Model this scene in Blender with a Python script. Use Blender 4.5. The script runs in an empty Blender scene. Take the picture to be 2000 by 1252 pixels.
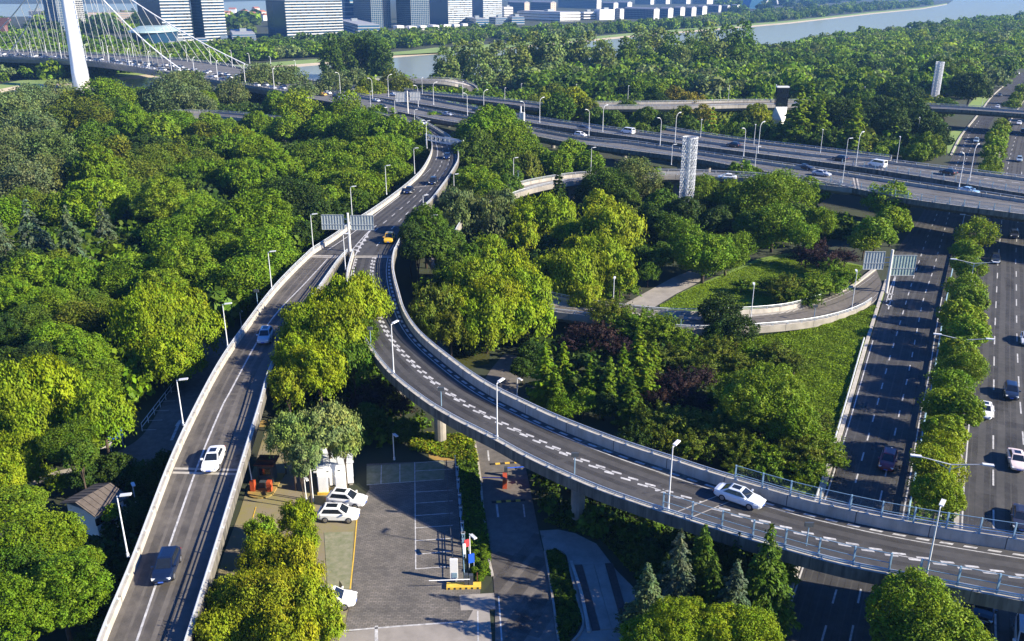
import bpy, math, random
import numpy as np
from mathutils import Vector, Matrix
from mathutils.geometry import tessellate_polygon
R = math.radians
S = bpy.context.scene
COL = S.collection
# ---------------------------------------------------------------- camera
H = 54.0                      # drone height above the motorway
F = 1720.0                    # focal length in pixels of the 2000 px wide photo
PITCH = math.atan(656.0 / F)
cam_d = bpy.data.cameras.new('camera'); cam = bpy.data.objects.new('camera', cam_d); COL.objects.link(cam)
cam.location = (0, 0, H); cam.rotation_euler = (math.pi/2 - PITCH, 0, 0)
cam_d.sensor_width = 36.0; cam_d.lens = 36.0*F/2000.0; cam_d.clip_start = 1.0; cam_d.clip_end = 20000
S.camera = cam
# ---------------------------------------------------------------- sky, sun, exposure
SUN_EL, SUN_AZ = R(26.5), (0.965, -0.262)      # towards the sun: from the right, a little behind
w = bpy.data.worlds.new('World'); S.world = w; w.use_nodes = True
nt = w.node_tree; bg = nt.nodes['Background']
sky = nt.nodes.new('ShaderNodeTexSky'); sky.sky_type = 'NISHITA'; sky.sun_disc = False
sky.sun_elevation = SUN_EL; sky.sun_rotation = math.atan2(SUN_AZ[0], SUN_AZ[1])
sky.ozone_density = 4.0; sky.dust_density = 0.4
# deep blue overhead, paler towards the horizon
tg = nt.nodes.new('ShaderNodeTexCoord'); sp = nt.nodes.new('ShaderNodeSeparateXYZ'); rp = nt.nodes.new('ShaderNodeValToRGB')
rp.color_ramp.elements[0].position = 0.03; rp.color_ramp.elements[0].color = (0.85, 0.95, 1.0, 1); rp.color_ramp.elements[1].position = 0.35; rp.color_ramp.elements[1].color = (0.20, 0.68, 1.55, 1)
nt.links.new(tg.outputs['Generated'], sp.inputs[0]); nt.links.new(sp.outputs[2], rp.inputs[0])
tnt = nt.nodes.new('ShaderNodeMix'); tnt.data_type = 'RGBA'; tnt.blend_type = 'MULTIPLY'; tnt.inputs[0].default_value = 1.0
nt.links.new(rp.outputs[0], tnt.inputs[7]); nt.links.new(sky.outputs[0], tnt.inputs[6]); nt.links.new(tnt.outputs[2], bg.inputs[0]); bg.inputs[1].default_value = 0.06
sun_d = bpy.data.lights.new('sun', 'SUN'); sun = bpy.data.objects.new('sun', sun_d); COL.objects.link(sun)
sun_d.energy = 5.0; sun_d.angle = R(0.5); sun_d.color = (1.0, 0.90, 0.72)
sdir = Vector((-SUN_AZ[0]*math.cos(SUN_EL), -SUN_AZ[1]*math.cos(SUN_EL), -math.sin(SUN_EL)))
sun.rotation_euler = sdir.to_track_quat('-Z', 'Y').to_euler(); sun.location = (300, -100, 200)
S.view_settings.view_transform = 'Standard'; S.view_settings.look = 'None'
S.view_settings.exposure = 1.4; S.view_settings.gamma = 1.0
S.render.engine = 'CYCLES'
S.cycles.volume_max_steps = 64; S.cycles.max_bounces = 6; S.cycles.volume_bounces = 0
S.cycles.transparent_max_bounces = 8; S.cycles.use_denoising = True
# ---------------------------------------------------------------- photo pixel -> place
ST, CT = math.sin(PITCH), math.cos(PITCH)
def W(px, py, z=0.0):
    a, b = (px-1000.0)/F, (py-626.0)/F
    t = (H-z)/(ST + b*CT)
    return Vector((a*t, (CT - b*ST)*t, z))
def P(v):
    d = v[1]*CT + (H-v[2])*ST
    return (1000+F*v[0]/d, 626+F*((H-v[2])*CT - v[1]*ST)/d, d)
def height_to(v, py):          # how tall a pole at v must be for its top to be seen at row py
    b = (py-626.0)/F
    return H - v[1]*(ST + b*CT)/(CT - b*ST) - v[2]
def smooth(pts, n):
    p = [Vector(q) for q in pts]
    p = [2*p[0]-p[1]] + p + [2*p[-1]-p[-2]]
    out = []
    for i in range(1, len(p)-2):
        for k in range(12):
            t = k/12; a, b, c, d = p[i-1], p[i], p[i+1], p[i+2]
            out.append(0.5*((2*b) + (c-a)*t + (2*a-5*b+4*c-d)*t*t + (3*b-a-3*c+d)*t**3))
    out.append(p[-2])
    return resample(out, n)
def resample(out, n):
    L = [0.0]
    for i in range(1, len(out)): L.append(L[-1] + (out[i]-out[i-1]).length)
    res = []; j = 0
    for i in range(n):
        s = L[-1]*i/(n-1)
        while j < len(L)-2 and L[j+1] < s: j += 1
        f = (s-L[j])/max(1e-9, L[j+1]-L[j]); res.append(out[j].lerp(out[j+1], min(1, f)))
    return res
# ---------------------------------------------------------------- objects
def tag(o, label=None, cat=None, group=None, kind=None):
    if label: o['label'] = label
    if cat: o['category'] = cat
    if group: o['group'] = group
    if kind: o['kind'] = kind
    return o
def empty(name, loc=(0, 0, 0), rz=0.0, parent=None):
    o = bpy.data.objects.new(name, None); COL.objects.link(o); o.empty_display_size = 0.3
    o.location = loc; o.rotation_euler = (0, 0, rz)
    if parent: o.parent = parent
    return o
class MB:
    def __init__(s): s.v = []; s.f = []; s.m = []
    def add(s, vs, fs, mi=0):
        k = len(s.v); s.v += [tuple(v) for v in vs]
        for f in fs: s.f.append(tuple(i+k for i in f)); s.m.append(mi)
        return s
    def box(s, c, d, rz=0.0, mi=0, tilt=0.0):
        M = Matrix.Rotation(rz, 3, 'Z') @ Matrix.Rotation(tilt, 3, 'Y'); c = Vector(c)
        vs = [c + M @ Vector((x*d[0]/2, y*d[1]/2, z*d[2]/2)) for x in (-1, 1) for y in (-1, 1) for z in (-1, 1)]
        return s.add(vs, [(0,1,3,2),(4,6,7,5),(0,4,5,1),(2,3,7,6),(0,2,6,4),(1,5,7,3)], mi)
    def tube(s, p0, p1, r0, r1=None, n=8, mi=0):
        p0, p1 = Vector(p0), Vector(p1); r1 = r0 if r1 is None else r1
        ax = (p1-p0).normalized(); u = ax.orthogonal().normalized(); w_ = ax.cross(u)
        vs = []
        for p, r in ((p0, r0), (p1, r1)):
            for k in range(n):
                a = 2*math.pi*k/n; vs.append(p + u*r*math.cos(a) + w_*r*math.sin(a))
        fs = [(k, (k+1) % n, n+(k+1) % n, n+k) for k in range(n)] + [tuple(range(n-1, -1, -1)), tuple(range(n, 2*n))]
        return s.add(vs, fs, mi)
    def path(s, pts, r, n=6, mi=0):
        for a, b in zip(pts, pts[1:]): s.tube(a, b, r, r, n, mi)
        return s
    def loft(s, rings, mi=0, caps=True, closed=True, mis=None):
        n = len(rings[0]); vs = [v for r_ in rings for v in r_]; fs = []
        for i in range(len(rings)-1):
            for k in range(n if closed else n-1):
                fs.append((i*n+k, i*n+(k+1) % n, (i+1)*n+(k+1) % n, (i+1)*n+k))
        if caps and closed: fs += [tuple(range(n-1, -1, -1)), tuple((len(rings)-1)*n+k for k in range(n))]
        k0 = len(s.m); s.add(vs, fs, mi)
        if mis:
            for i in range((len(rings)-1)*n): s.m[k0+i] = mis[i % n]
        return s
    def poly(s, pts, mi=0):
        tr = tessellate_polygon([[Vector(p) for p in pts]])
        out = []
        for t in tr:
            a, b, c = [Vector(pts[i]) for i in t]
            out.append(t if (b-a).cross(c-a).z > 0 else t[::-1])
        return s.add(pts, out, mi)
    def strip(s, A, B, mi=0):
        vs = list(A)+list(B); n = len(A)
        return s.add(vs, [(i, n+i, n+i+1, i+1) for i in range(n-1)], mi)
    def prism(s, pts, z0, z1, mi=0):
        n = len(pts); lo = [(p[0], p[1], z0) for p in pts]; hi = [(p[0], p[1], z1) for p in pts]
        s.poly(hi, mi)
        return s.add(lo+hi, [(k, (k+1) % n, n+(k+1) % n, n+k) for k in range(n)], mi)
    def mesh(s, name, mats, smooth_=False):
        me = bpy.data.meshes.new(name); me.from_pydata(s.v, [], s.f)
        for m in (mats if isinstance(mats, (list, tuple)) else [mats]): me.materials.append(m)
        me.polygons.foreach_set('material_index', s.m)
        if smooth_: me.polygons.foreach_set('use_smooth', [True]*len(s.f))
        me.update(); return me
    def build(s, name, mats, parent=None, smooth_=False):
        o = bpy.data.objects.new(name, s.mesh(name, mats, smooth_)); COL.objects.link(o)
        if parent: o.parent = parent
        return o
def children(o): return [c for c in COL.objects if c.parent == o]
KIDS = {}
def copy_tree(o, parent=None):
    c = o.copy(); COL.objects.link(c); c.parent = parent
    for ch in KIDS.setdefault(o.name, children(o)): copy_tree(ch, c)
    return c
# ---------------------------------------------------------------- materials
def mat(name, col, rough=0.8, metal=0.0, noise=0.0, scale=1.0, col2=None, spec=0.5, objcol=False, coat=0.0, alpha=1.0, bump=0.0, detail=6.0, coords='Object'):
    m = bpy.data.materials.new(name); m.use_nodes = True; N = m.node_tree.nodes; L = m.node_tree.links
    b = N['Principled BSDF']; b.inputs['Roughness'].default_value = rough; b.inputs['Metallic'].default_value = metal
    b.inputs['Specular IOR Level'].default_value = spec; b.inputs['Coat Weight'].default_value = coat
    b.inputs['Base Color'].default_value = (*col, 1); b.inputs['Alpha'].default_value = alpha
    src = None
    if objcol:
        oi = N.new('ShaderNodeObjectInfo'); src = oi.outputs['Color']
        L.new(src, b.inputs['Base Color'])
    if noise or col2:
        tc = N.new('ShaderNodeTexCoord'); nz = N.new('ShaderNodeTexNoise'); nz.inputs['Scale'].default_value = scale; nz.inputs['Detail'].default_value = detail
        nz.inputs['Roughness'].default_value = 0.65
        L.new(tc.outputs[coords], nz.inputs['Vector'])
        cr = N.new('ShaderNodeValToRGB'); e = cr.color_ramp.elements
        c2 = col2 or tuple(min(1, c*(1+noise)) for c in col); c1 = col if col2 else tuple(c*(1-noise) for c in col)
        e[0].position = 0.32; e[1].position = 0.68; e[0].color = (*c1, 1); e[1].color = (*c2, 1)
        L.new(nz.outputs['Fac'], cr.inputs[0]); L.new(cr.outputs[0], b.inputs['Base Color'])
        if bump:
            bp = N.new('ShaderNodeBump'); bp.inputs['Strength'].default_value = bump; bp.inputs['Distance'].default_value = 0.2
            L.new(nz.outputs['Fac'], bp.inputs['Height']); L.new(bp.outputs[0], b.inputs['Normal'])
    return m
def asphalt(name, c, k=1.0):
    """worn asphalt: fine grain, broad stains and patches"""
    m = bpy.data.materials.new(name); m.use_nodes = True; N = m.node_tree.nodes; L = m.node_tree.links
    b = N['Principled BSDF']; b.inputs['Roughness'].default_value = 0.85; b.inputs['Specular IOR Level'].default_value = 0.3
    tc = N.new('ShaderNodeTexCoord')
    def nz(sc, det):
        n = N.new('ShaderNodeTexNoise'); n.inputs['Scale'].default_value = sc; n.inputs['Detail'].default_value = det
        L.new(tc.outputs['Object'], n.inputs['Vector']); return n.outputs['Fac']
    def mr(x, a, b_):
        r = N.new('ShaderNodeMapRange'); r.inputs['From Min'].default_value = 0.3; r.inputs['From Max'].default_value = 0.7
        r.inputs['To Min'].default_value = a; r.inputs['To Max'].default_value = b_; L.new(x, r.inputs['Value']); return r.outputs[0]
    def mul(x, y):
        q = N.new('ShaderNodeMath'); q.operation = 'MULTIPLY'; L.new(x, q.inputs[0]); L.new(y, q.inputs[1]); return q.outputs[0]
    f = mul(mul(mr(nz(0.12, 4), 1-0.18*k, 1+0.18*k), mr(nz(1.3, 6), 1-0.15*k, 1+0.15*k)), mr(nz(14, 2), 0.85, 1.15))
    mx = N.new('ShaderNodeVectorMath'); mx.operation = 'SCALE'; mx.inputs[0].default_value = c; L.new(f, mx.inputs['Scale'])
    L.new(mx.outputs[0], b.inputs['Base Color'])
    return m
def streaked(name, c1, c2, sc=1.6, k=0.10):
    m = mat(name, c1, 0.9, col2=c2, scale=sc); N = m.node_tree.nodes; L = m.node_tree.links
    nz = [n for n in N if n.type == 'TEX_NOISE'][0]; tc = [n for n in N if n.type == 'TEX_COORD'][0]
    mp = N.new('ShaderNodeMapping'); mp.inputs['Scale'].default_value = (1, 1, k); L.new(tc.outputs['Object'], mp.inputs[0]); L.new(mp.outputs[0], nz.inputs['Vector'])
    return m
M = {}
M['asphalt'] = asphalt('asphalt', (0.063, 0.061, 0.059))
M['asphalt_new'] = asphalt('asphalt_new', (0.060, 0.058, 0.057))
M['asphalt_worn'] = asphalt('asphalt_worn', (0.125, 0.122, 0.118))
M['asphalt_ramp'] = asphalt('asphalt_ramp', (0.112, 0.100, 0.086))
M['asphalt_dark'] = asphalt('asphalt_dark', (0.07, 0.066, 0.064))
M['asphalt_local'] = asphalt('asphalt_local', (0.125, 0.112, 0.098), 1.3)
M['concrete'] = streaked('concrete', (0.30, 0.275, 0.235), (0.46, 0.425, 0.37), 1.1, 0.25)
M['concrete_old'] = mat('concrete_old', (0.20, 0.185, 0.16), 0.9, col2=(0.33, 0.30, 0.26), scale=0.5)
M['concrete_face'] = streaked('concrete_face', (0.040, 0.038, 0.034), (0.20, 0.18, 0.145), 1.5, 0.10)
M['pave'] = mat('pave', (0.26, 0.235, 0.205), 0.9, noise=0.2, scale=0.4)
M['white_paint'] = mat('white_paint', (0.26, 0.255, 0.25), 0.7, col2=(0.60, 0.59, 0.57), scale=2.2, detail=8)
M['yellow_paint'] = mat('yellow_paint', (0.65, 0.42, 0.05), 0.7, noise=0.2, scale=2)
M['lamp_white'] = mat('lamp_white', (0.62, 0.63, 0.64), 0.45)
M['galv'] = mat('galv', (0.45, 0.48, 0.50), 0.5, 0.2, noise=0.1, scale=3)
M['rail_blue'] = mat('rail_blue', (0.20, 0.32, 0.42), 0.5, noise=0.12, scale=2)
M['steel_dark'] = mat('steel_dark', (0.05, 0.06, 0.07), 0.5)
M['screen'] = mat('screen', (0.25, 0.30, 0.33), 0.6, alpha=0.10)
M['white'] = mat('white', (0.78, 0.78, 0.76), 0.5, noise=0.05, scale=1)
M['glass_dark'] = mat('glass_dark', (0.012, 0.016, 0.022), 0.08, spec=0.8)
M['rubber'] = mat('rubber', (0.015, 0.015, 0.016), 0.8)
M['rim'] = mat('rim', (0.4, 0.4, 0.42), 0.3, 0.8)
M['paint'] = mat('paint', (0.8, 0.8, 0.8), 0.3, objcol=True, coat=0.6)
M['red_lamp'] = mat('red_lamp', (0.35, 0.01, 0.01), 0.3)
M['head_lamp'] = mat('head_lamp', (0.75, 0.78, 0.8), 0.15)
M['plate'] = mat('plate', (0.05, 0.12, 0.5), 0.4)
M['bark'] = mat('bark', (0.07, 0.05, 0.035), 0.95, noise=0.3, scale=3)
M['orange'] = mat('orange', (0.40, 0.065, 0.02), 0.5, noise=0.15, scale=4)
M['rust'] = mat('rust', (0.12, 0.04, 0.02), 0.8, noise=0.3, scale=4)
M['steel_brown'] = mat('steel_brown', (0.06, 0.045, 0.04), 0.7, noise=0.3, scale=3)
M['blue'] = mat('blue', (0.02, 0.10, 0.60), 0.45)
M['red'] = mat('red', (0.6, 0.05, 0.06), 0.5)
M['soil'] = mat('soil', (0.030, 0.026, 0.014), 0.95, col2=(0.028, 0.042, 0.012), scale=0.25)
M['ground'] = mat('ground', (0.024, 0.024, 0.013), 0.95, col2=(0.026, 0.042, 0.012), scale=0.05)
M['lawn'] = mat('lawn', (0.085, 0.145, 0.010), 0.9, col2=(0.140, 0.215, 0.018), scale=0.5, bump=0.4)
M['lawn_far'] = mat('lawn_far', (0.13, 0.22, 0.04), 0.9, col2=(0.22, 0.28, 0.07), scale=0.03)
M['sand'] = mat('sand', (0.46, 0.38, 0.26), 0.95, noise=0.2, scale=0.05)
M['ochre'] = mat('ochre', (0.36, 0.20, 0.05), 0.95, col2=(0.16, 0.15, 0.04), scale=0.6)
M['moss'] = mat('moss', (0.20, 0.165, 0.125), 0.95, col2=(0.20, 0.175, 0.06), scale=0.35)
M['wear'] = mat('wear', (0.035, 0.033, 0.032), 0.7)
_N = M['wear'].node_tree.nodes; _L = M['wear'].node_tree.links; _t = _N.new('ShaderNodeTexCoord'); _z = _N.new('ShaderNodeTexNoise'); _z.inputs['Scale'].default_value = 0.35; _z.inputs['Detail'].default_value = 5
_r = _N.new('ShaderNodeMapRange'); _r.inputs['From Min'].default_value = 0.3; _r.inputs['From Max'].default_value = 0.72; _r.inputs['To Min'].default_value = 0.05; _r.inputs['To Max'].default_value = 0.42
_L.new(_t.outputs['Object'], _z.inputs['Vector']); _L.new(_z.outputs['Fac'], _r.inputs[0]); _L.new(_r.outputs[0], _N['Principled BSDF'].inputs['Alpha'])
# ---------------------------------------------------------------- setting: ground, water
def sheet(name, pts, m, z, kind='structure', parent=None):
    o = MB().poly([W(*p, z) if len(p) == 2 else Vector(p) for p in pts]).build(name, m, parent)
    if kind and not parent: o['kind'] = kind
    return o
g = MB().add([(-6500, -150, 0), (6500, -150, 0), (6500, 9000, 0), (-6500, 9000, 0)], [(0, 1, 2, 3)]).build('ground', M['ground']); g['kind'] = 'structure'
wm = bpy.data.materials.new('river_water'); wm.use_nodes = True; N = wm.node_tree.nodes; L = wm.node_tree.links; b = N['Principled BSDF']
b.inputs['Base Color'].default_value = (0.030, 0.075, 0.075, 1); b.inputs['Roughness'].default_value = 0.05
tc = N.new('ShaderNodeTexCoord'); nz = N.new('ShaderNodeTexNoise'); nz.inputs['Scale'].default_value = 0.35; nz.inputs['Detail'].default_value = 4
bp = N.new('ShaderNodeBump'); bp.inputs['Strength'].default_value = 0.25; bp.inputs['Distance'].default_value = 0.3
L.new(tc.outputs['Object'], nz.inputs['Vector']); L.new(nz.outputs['Fac'], bp.inputs['Height']); L.new(bp.outputs[0], b.inputs['Normal'])
b.inputs['Base Color'].default_value = (0.23, 0.27, 0.25, 1); b.inputs['Specular IOR Level'].default_value = 0.0; b.inputs['Roughness'].default_value = 0.9
_g = N.new('ShaderNodeBsdfGlossy'); _g.inputs['Roughness'].default_value = 0.12; L.new(bp.outputs[0], _g.inputs['Normal']); _m = N.new('ShaderNodeMixShader'); _m.inputs[0].default_value = 0.35
L.new(b.outputs[0], _m.inputs[1]); L.new(_g.outputs[0], _m.inputs[2]); L.new(_m.outputs[0], N['Material Output'].inputs['Surface'])
M['water'] = wm
FARBANK = [(-120, 190), (0, 181), (40, 173), (150, 168), (190, 163), (260, 154), (330, 148), (400, 145), (470, 140), (540, 134), (640, 126), (700, 121), (760, 113.5), (850, 106), (1000, 95), (1100, 86), (1250, 71), (1400, 58.5), (1540, 46.5), (1700, 28), (1800, 18), (1850, 9), (1862, 0), (1850, -10), (1900, -14)]
NEARBANK = [(-120, 215), (100, 205), (250, 200), (420, 196), (600, 180), (760, 168), (860, 166), (1000, 148), (1220, 128), (1300, 114), (1400, 104), (1500, 94), (1600, 78), (1700, 64), (1800, 54), (1900, 42), (2000, 38), (2300, 30), (2300, -14)]
def up(l, d): return [(x, y-d*(y+30)/150.0) for x, y in l]
fb2, fb3, fb4 = up(FARBANK, 5), up(FARBANK, 12), FARBANK
sheet('river_water', FARBANK + NEARBANK[::-1], M['water'], 0.10)
A_, B_ = [W(*p, 0.10) for p in FARBANK[:-3]], [W(*p, 0.9) for p in fb2[:-3]]
MB().strip(A_, B_).build('beach', M['sand'])['kind'] = 'structure'
A_, B_ = B_, [W(*p, 1.2) for p in fb3[:-3]]
MB().strip(A_, B_).build('riverside_grass', M['lawn_far'])['kind'] = 'structure'
sheet('far_lawn', [(756, 108), (800, 99), (850, 93), (905, 91), (960, 86), (1000, 84), (1040, 84), (1000, 92), (900, 100)], M['lawn_far'], 1.4)
sheet('lake_water', [(-300, 38), (0, 33), (120, 31), (300, 30), (560, 24), (700, 12), (690, 1), (500, 2), (300, 7), (0, 8), (-300, 9)], M['water'], 0.12)
ML = [(1480, 1370), (1515, 1252), (1566, 1100), (1645, 855), (1700, 665), (1737, 548), (1745, 494), (1781, 449), (1822, 380), (1861, 304), (1880, 267), (1903, 238), (1922, 214), (1943, 187), (1977, 157), (2030, 120), (2110, 80)]
MR = [(1705, 1370), (1730, 1252), (1757, 1090), (1772, 1000), (1787, 918), (1804, 816), (1820, 740), (1836, 640), (1847, 580), (1864, 500), (1884, 410), (1904, 325), (1924, 264), (1940, 233), (1955, 213), (1979, 182), (2003, 157), (2060, 118), (2140, 80)]
NL = [(1850, 1370), (1862, 1252), (1868, 1100), (1872, 980), (1878, 900), (1886, 800), (1897, 660), (1908, 550), (1914, 480), (1930, 400), (1947, 333), (1956, 296), (1972, 246), (1991, 213), (2012, 184), (2040, 157), (2100, 118), (2180, 80)]
NR = [(2300, 1370), (2270, 1252), (2230, 1100), (2205, 980), (2190, 900), (2170, 800), (2140, 660), (2120, 550), (2105, 480), (2095, 400), (2085, 333), (2080, 296), (2085, 246), (2095, 213), (2110, 184), (2130, 157), (2180, 118), (2250, 80)]
def on_motorway(v):
    px, py, _ = P((v.x, v.y, 0))
    def xa(l):
        for a, b in zip(l, l[1:]):
            if b[1] <= py <= a[1]: return b[0]+(a[0]-b[0])*(py-b[1])/max(1e-6, a[1]-b[1])
        return None
    e = [xa(l) for l in (ML, MR, NL, NR)]
    return None not in e and (e[0]-15 < px < e[1]+3 or e[2]-3 < px < e[3]+10)
# ---------------------------------------------------------------- elevated roads
FOOT = []                      # centre samples of everything that is road (for keeping trees off it)
RAMPS = {}
def arc(c):
    s = [0.0]
    for i in range(1, len(c)): s.append(s[-1] + (c[i]-c[i-1]).length)
    return s
class Ramp:
    def __init__(s, name, label, Lp, Rp, n=60, par=0.75, rail=0.5, thick=1.3, left=True, right=True, group=None, piers=24.0, surf='asphalt_ramp', post=3.0, lip=0.42, face='concrete_face', par_r=None, base_gap=None, railmat='galv'):
        s.L = smooth([W(*p) for p in Lp], n); s.R = smooth([W(*p) for p in Rp], n)
        s.C = [(a+b)/2 for a, b in zip(s.L, s.R)]
        s.s = arc(s.C); s.len = s.s[-1]
        root = empty(name, (s.C[n//2].x, s.C[n//2].y, 0)); tag(root, label, 'elevated road', group); s.root = root
        off = Vector(root.location)
        side = [((b-a)*Vector((1, 1, 0))).normalized() for a, b in zip(s.L, s.R)]; s.side = side
        FOOT.extend([(c.x, c.y, (a-b).length/2+0.8, c.z) for c, a, b in zip(s.C, s.L, s.R)])
        def O(v): return Vector(v)-off
        rings = []
        for a, b, d in zip(s.L, s.R, side):
            th = min(thick, max(0.12, a.z-0.05))
            rings.append([O(a-d*0.38), O(b+d*0.38), O(b+d*0.38-Vector((0, 0, min(0.35, th*0.5)))), O(b-d*min(1.1, th)-Vector((0, 0, th))), O(a+d*min(1.1, th)-Vector((0, 0, th))), O(a-d*0.38-Vector((0, 0, min(0.35, th*0.5))))])
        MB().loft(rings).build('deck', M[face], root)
        up_ = Vector((0, 0, 0.005))
        MB().strip([O(a+up_) for a in s.L], [O(b+up_) for b in s.R]).build('road_surface', M[surf], root)
        s.off = off
        for on, E, sg in ((left, s.L, -1), (right, s.R, 1)):
            if not on: continue
            i0, i1 = on if isinstance(on, tuple) else (0, 1)
            k0, k1 = int(i0*(n-1)), int(round(i1*(n-1)))
            idx = range(k0, k1+1)
            ph = (par_r if (par_r and sg == 1) else par)
            rg = []
            for i in idx:
                e, d = E[i], side[i]*sg; lo = -min(0.42, max(0.0, e.z-0.08))
                rg.append([O(e+d*0.003), O(e+d*0.003+Vector((0, 0, ph))), O(e+d*lip+Vector((0, 0, ph))), O(e+d*lip+Vector((0, 0, lo))), O(e+d*0.385+Vector((0, 0, lo))), O(e+d*0.385)])
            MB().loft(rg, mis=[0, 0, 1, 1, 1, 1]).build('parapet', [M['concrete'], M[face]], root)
            jm = MB(); q0 = resample([E[i] for i in idx], max(2, int(arc([E[i] for i in idx])[-1]/6)))
            for a_, b_ in zip(q0, q0[1:]):
                t_ = (b_-a_).normalized()*0.04; i_ = min(idx, key=lambda k: (E[k]-a_).length_squared); d = side[i_]*sg
                for o1, z0_, o2, z1_ in ((-0.003, 0.02, -0.003, ph), (-0.003, ph+0.004, lip+0.003, ph+0.004), (lip+0.004, ph, lip+0.004, -0.3)):
                    jm.add([O(a_-t_+d*o1+Vector((0, 0, z0_))), O(a_+t_+d*o1+Vector((0, 0, z0_))), O(a_+t_+d*o2+Vector((0, 0, z1_))), O(a_-t_+d*o2+Vector((0, 0, z1_)))], [(0, 1, 2, 3)])
            jm.build('joint_marking', M['asphalt_dark'], root)
            if rail:
                line_ = [E[i]+side[i]*sg*0.2 for i in idx]
                ln = arc(line_)[-1]; npost = max(2, int(ln/post)); q = resample(line_, npost)
                mb = MB()
                for p in q: mb.box(O(p+Vector((0, 0, ph+rail/2))), (0.10, 0.10, rail))
                for p in q: mb.box(O(p+Vector((0, 0, ph+0.03))), (0.26, 0.26, 0.06))
                z1 = Vector((0, 0, ph+rail)); z2 = Vector((0, 0, ph+rail*0.5))
                mb.path([O(p+z1) for p in line_], 0.07, 5); mb.path([O(p+z2) for p in line_], 0.045, 4)
                mb.build('railing', M[railmat], root)
        if piers:
            if isinstance(piers, list): spots = [s.s[min(range(n), key=lambda i: (s.C[i].x-W(*p, 7).x)**2+(s.C[i].y-W(*p, 7).y)**2)] for p in piers]
            else: k = max(1, int(s.len/piers)); spots = [(j+0.5)/k*s.len for j in range(k)]
            for sp_ in spots:
                c, d, i = s.at(sp_)
                if c.z < 3 or on_motorway(c): continue
                zb = c.z-thick
                mb = MB(); wd = (s.R[i]-s.L[i]).length*0.34
                mb.tube(O((c.x, c.y, -0.1)), O((c.x, c.y, zb-0.7)), 0.75, 0.75, 14)
                mb.loft([[O(c+d*x*u+Vector((0, 0, z-c.z))+t) for x, z in ((-1, zb-0.85), (1, zb-0.85), (1.0, zb+0.02), (-1.0, zb+0.02)) for u in (0.9 if z < zb-0.3 else wd,)] for t in (d.cross(Vector((0, 0, 1)))*0.7, d.cross(Vector((0, 0, 1)))*-0.7)])
                mb.build('pier', M['concrete_old'], root)
        RAMPS[name] = s
    def at(s, d):
        i = 0
        while i < len(s.s)-2 and s.s[i+1] < d: i += 1
        f = min(1, max(0, (d-s.s[i])/(s.s[i+1]-s.s[i])))
        return s.C[i].lerp(s.C[i+1], f), s.side[i].lerp(s.side[i+1], f).normalized(), i
    def pt(s, d, u, h=0.012):
        i = 0
        while i < len(s.s)-2 and s.s[i+1] < d: i += 1
        f = min(1, max(0, (d-s.s[i])/(s.s[i+1]-s.s[i])))
        return s.L[i].lerp(s.L[i+1], f).lerp(s.R[i].lerp(s.R[i+1], f), u) + Vector((0, 0, h)) - s.off
    def wid(s, d):
        i = min(len(s.s)-2, max(0, int(d/s.len*(len(s.s)-1)))); return (s.L[i]-s.R[i]).length
    def zat(s, x, y):
        i = min(range(len(s.C)), key=lambda k: (s.C[k].x-x)**2+(s.C[k].y-y)**2); best = None
        for j in (max(0, i-1), min(len(s.C)-2, i)):
            a, b = s.C[j], s.C[j+1]; d = b-a; f = ((x-a.x)*d.x+(y-a.y)*d.y)/max(1e-6, d.x*d.x+d.y*d.y); f = min(1, max(0, f)); q = a.lerp(b, f); e = (q.x-x)**2+(q.y-y)**2
            if best is None or e < best[0]: best = (e, q.z)
        return best[1]
    def surf(s, x, y):
        i = min(range(len(s.C)), key=lambda k: (s.C[k].x-x)**2+(s.C[k].y-y)**2); best = None
        for j in (max(0, i-1), min(len(s.C)-2, i)):
            a, b = s.C[j], s.C[j+1]; d = b-a; f = ((x-a.x)*d.x+(y-a.y)*d.y)/max(1e-6, d.x*d.x+d.y*d.y); f = min(1, max(0, f)); q = a.lerp(b, f); e = (q.x-x)**2+(q.y-y)**2
            if best is None or e < best[0]:
                l, r = s.L[j].lerp(s.L[j+1], f), s.R[j].lerp(s.R[j+1], f); g = r-l; u = ((x-l.x)*g.x+(y-l.y)*g.y)/(g.x*g.x+g.y*g.y); best = (e, l.z+g.z*u)
        return best[1]
    def line(s, mb, u, d0, d1, wd=0.15, on=None, off_=None):
        d = d0
        while d < d1:
            e = min(d1, d+(on or 4.0)); k = max(1, int((e-d)/2))
            A, B = [], []
            for j in range(k+1):
                q = d+(e-d)*j/k; hw = wd/2/s.wid(q); uu = u(q/s.len) if callable(u) else u
                A.append(s.pt(q, uu-hw)); B.append(s.pt(q, uu+hw))
            mb.strip(A, B); d = e+(off_ or 0.0)
    def drape(s, mb, pts, wd=0.15, n=60, h=0.016):
        q = []
        for px, py in pts:
            z = 7.0
            for _ in range(5): v = W(px, py, z); z = s.surf(v.x, v.y)
            q.append(W(px, py, z+h))
        q = smooth(q, n); A, B = [], []
        for i, p in enumerate(q):
            t = (q[min(n-1, i+1)]-q[max(0, i-1)]); d = Vector((t.y, -t.x, 0)).normalized()*wd/2
            a, b = p-d, p+d; a.z = s.surf(a.x, a.y)+h; b.z = s.surf(b.x, b.y)+h; A.append(a-s.off); B.append(b-s.off)
        mb.strip(A, B)
def zr(l, z0, z1=None):
    z1 = z0 if z1 is None else z1
    return [(x, y, z0+(z1-z0)*i/(len(l)-1)) for i, (x, y) in enumerate(l)]
def dy(l, d0, d1=None):
    d1 = d0 if d1 is None else d1
    return [(x, y+d0+(d1-d0)*i/(len(l)-1)) for i, (x, y) in enumerate(l)]
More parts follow.
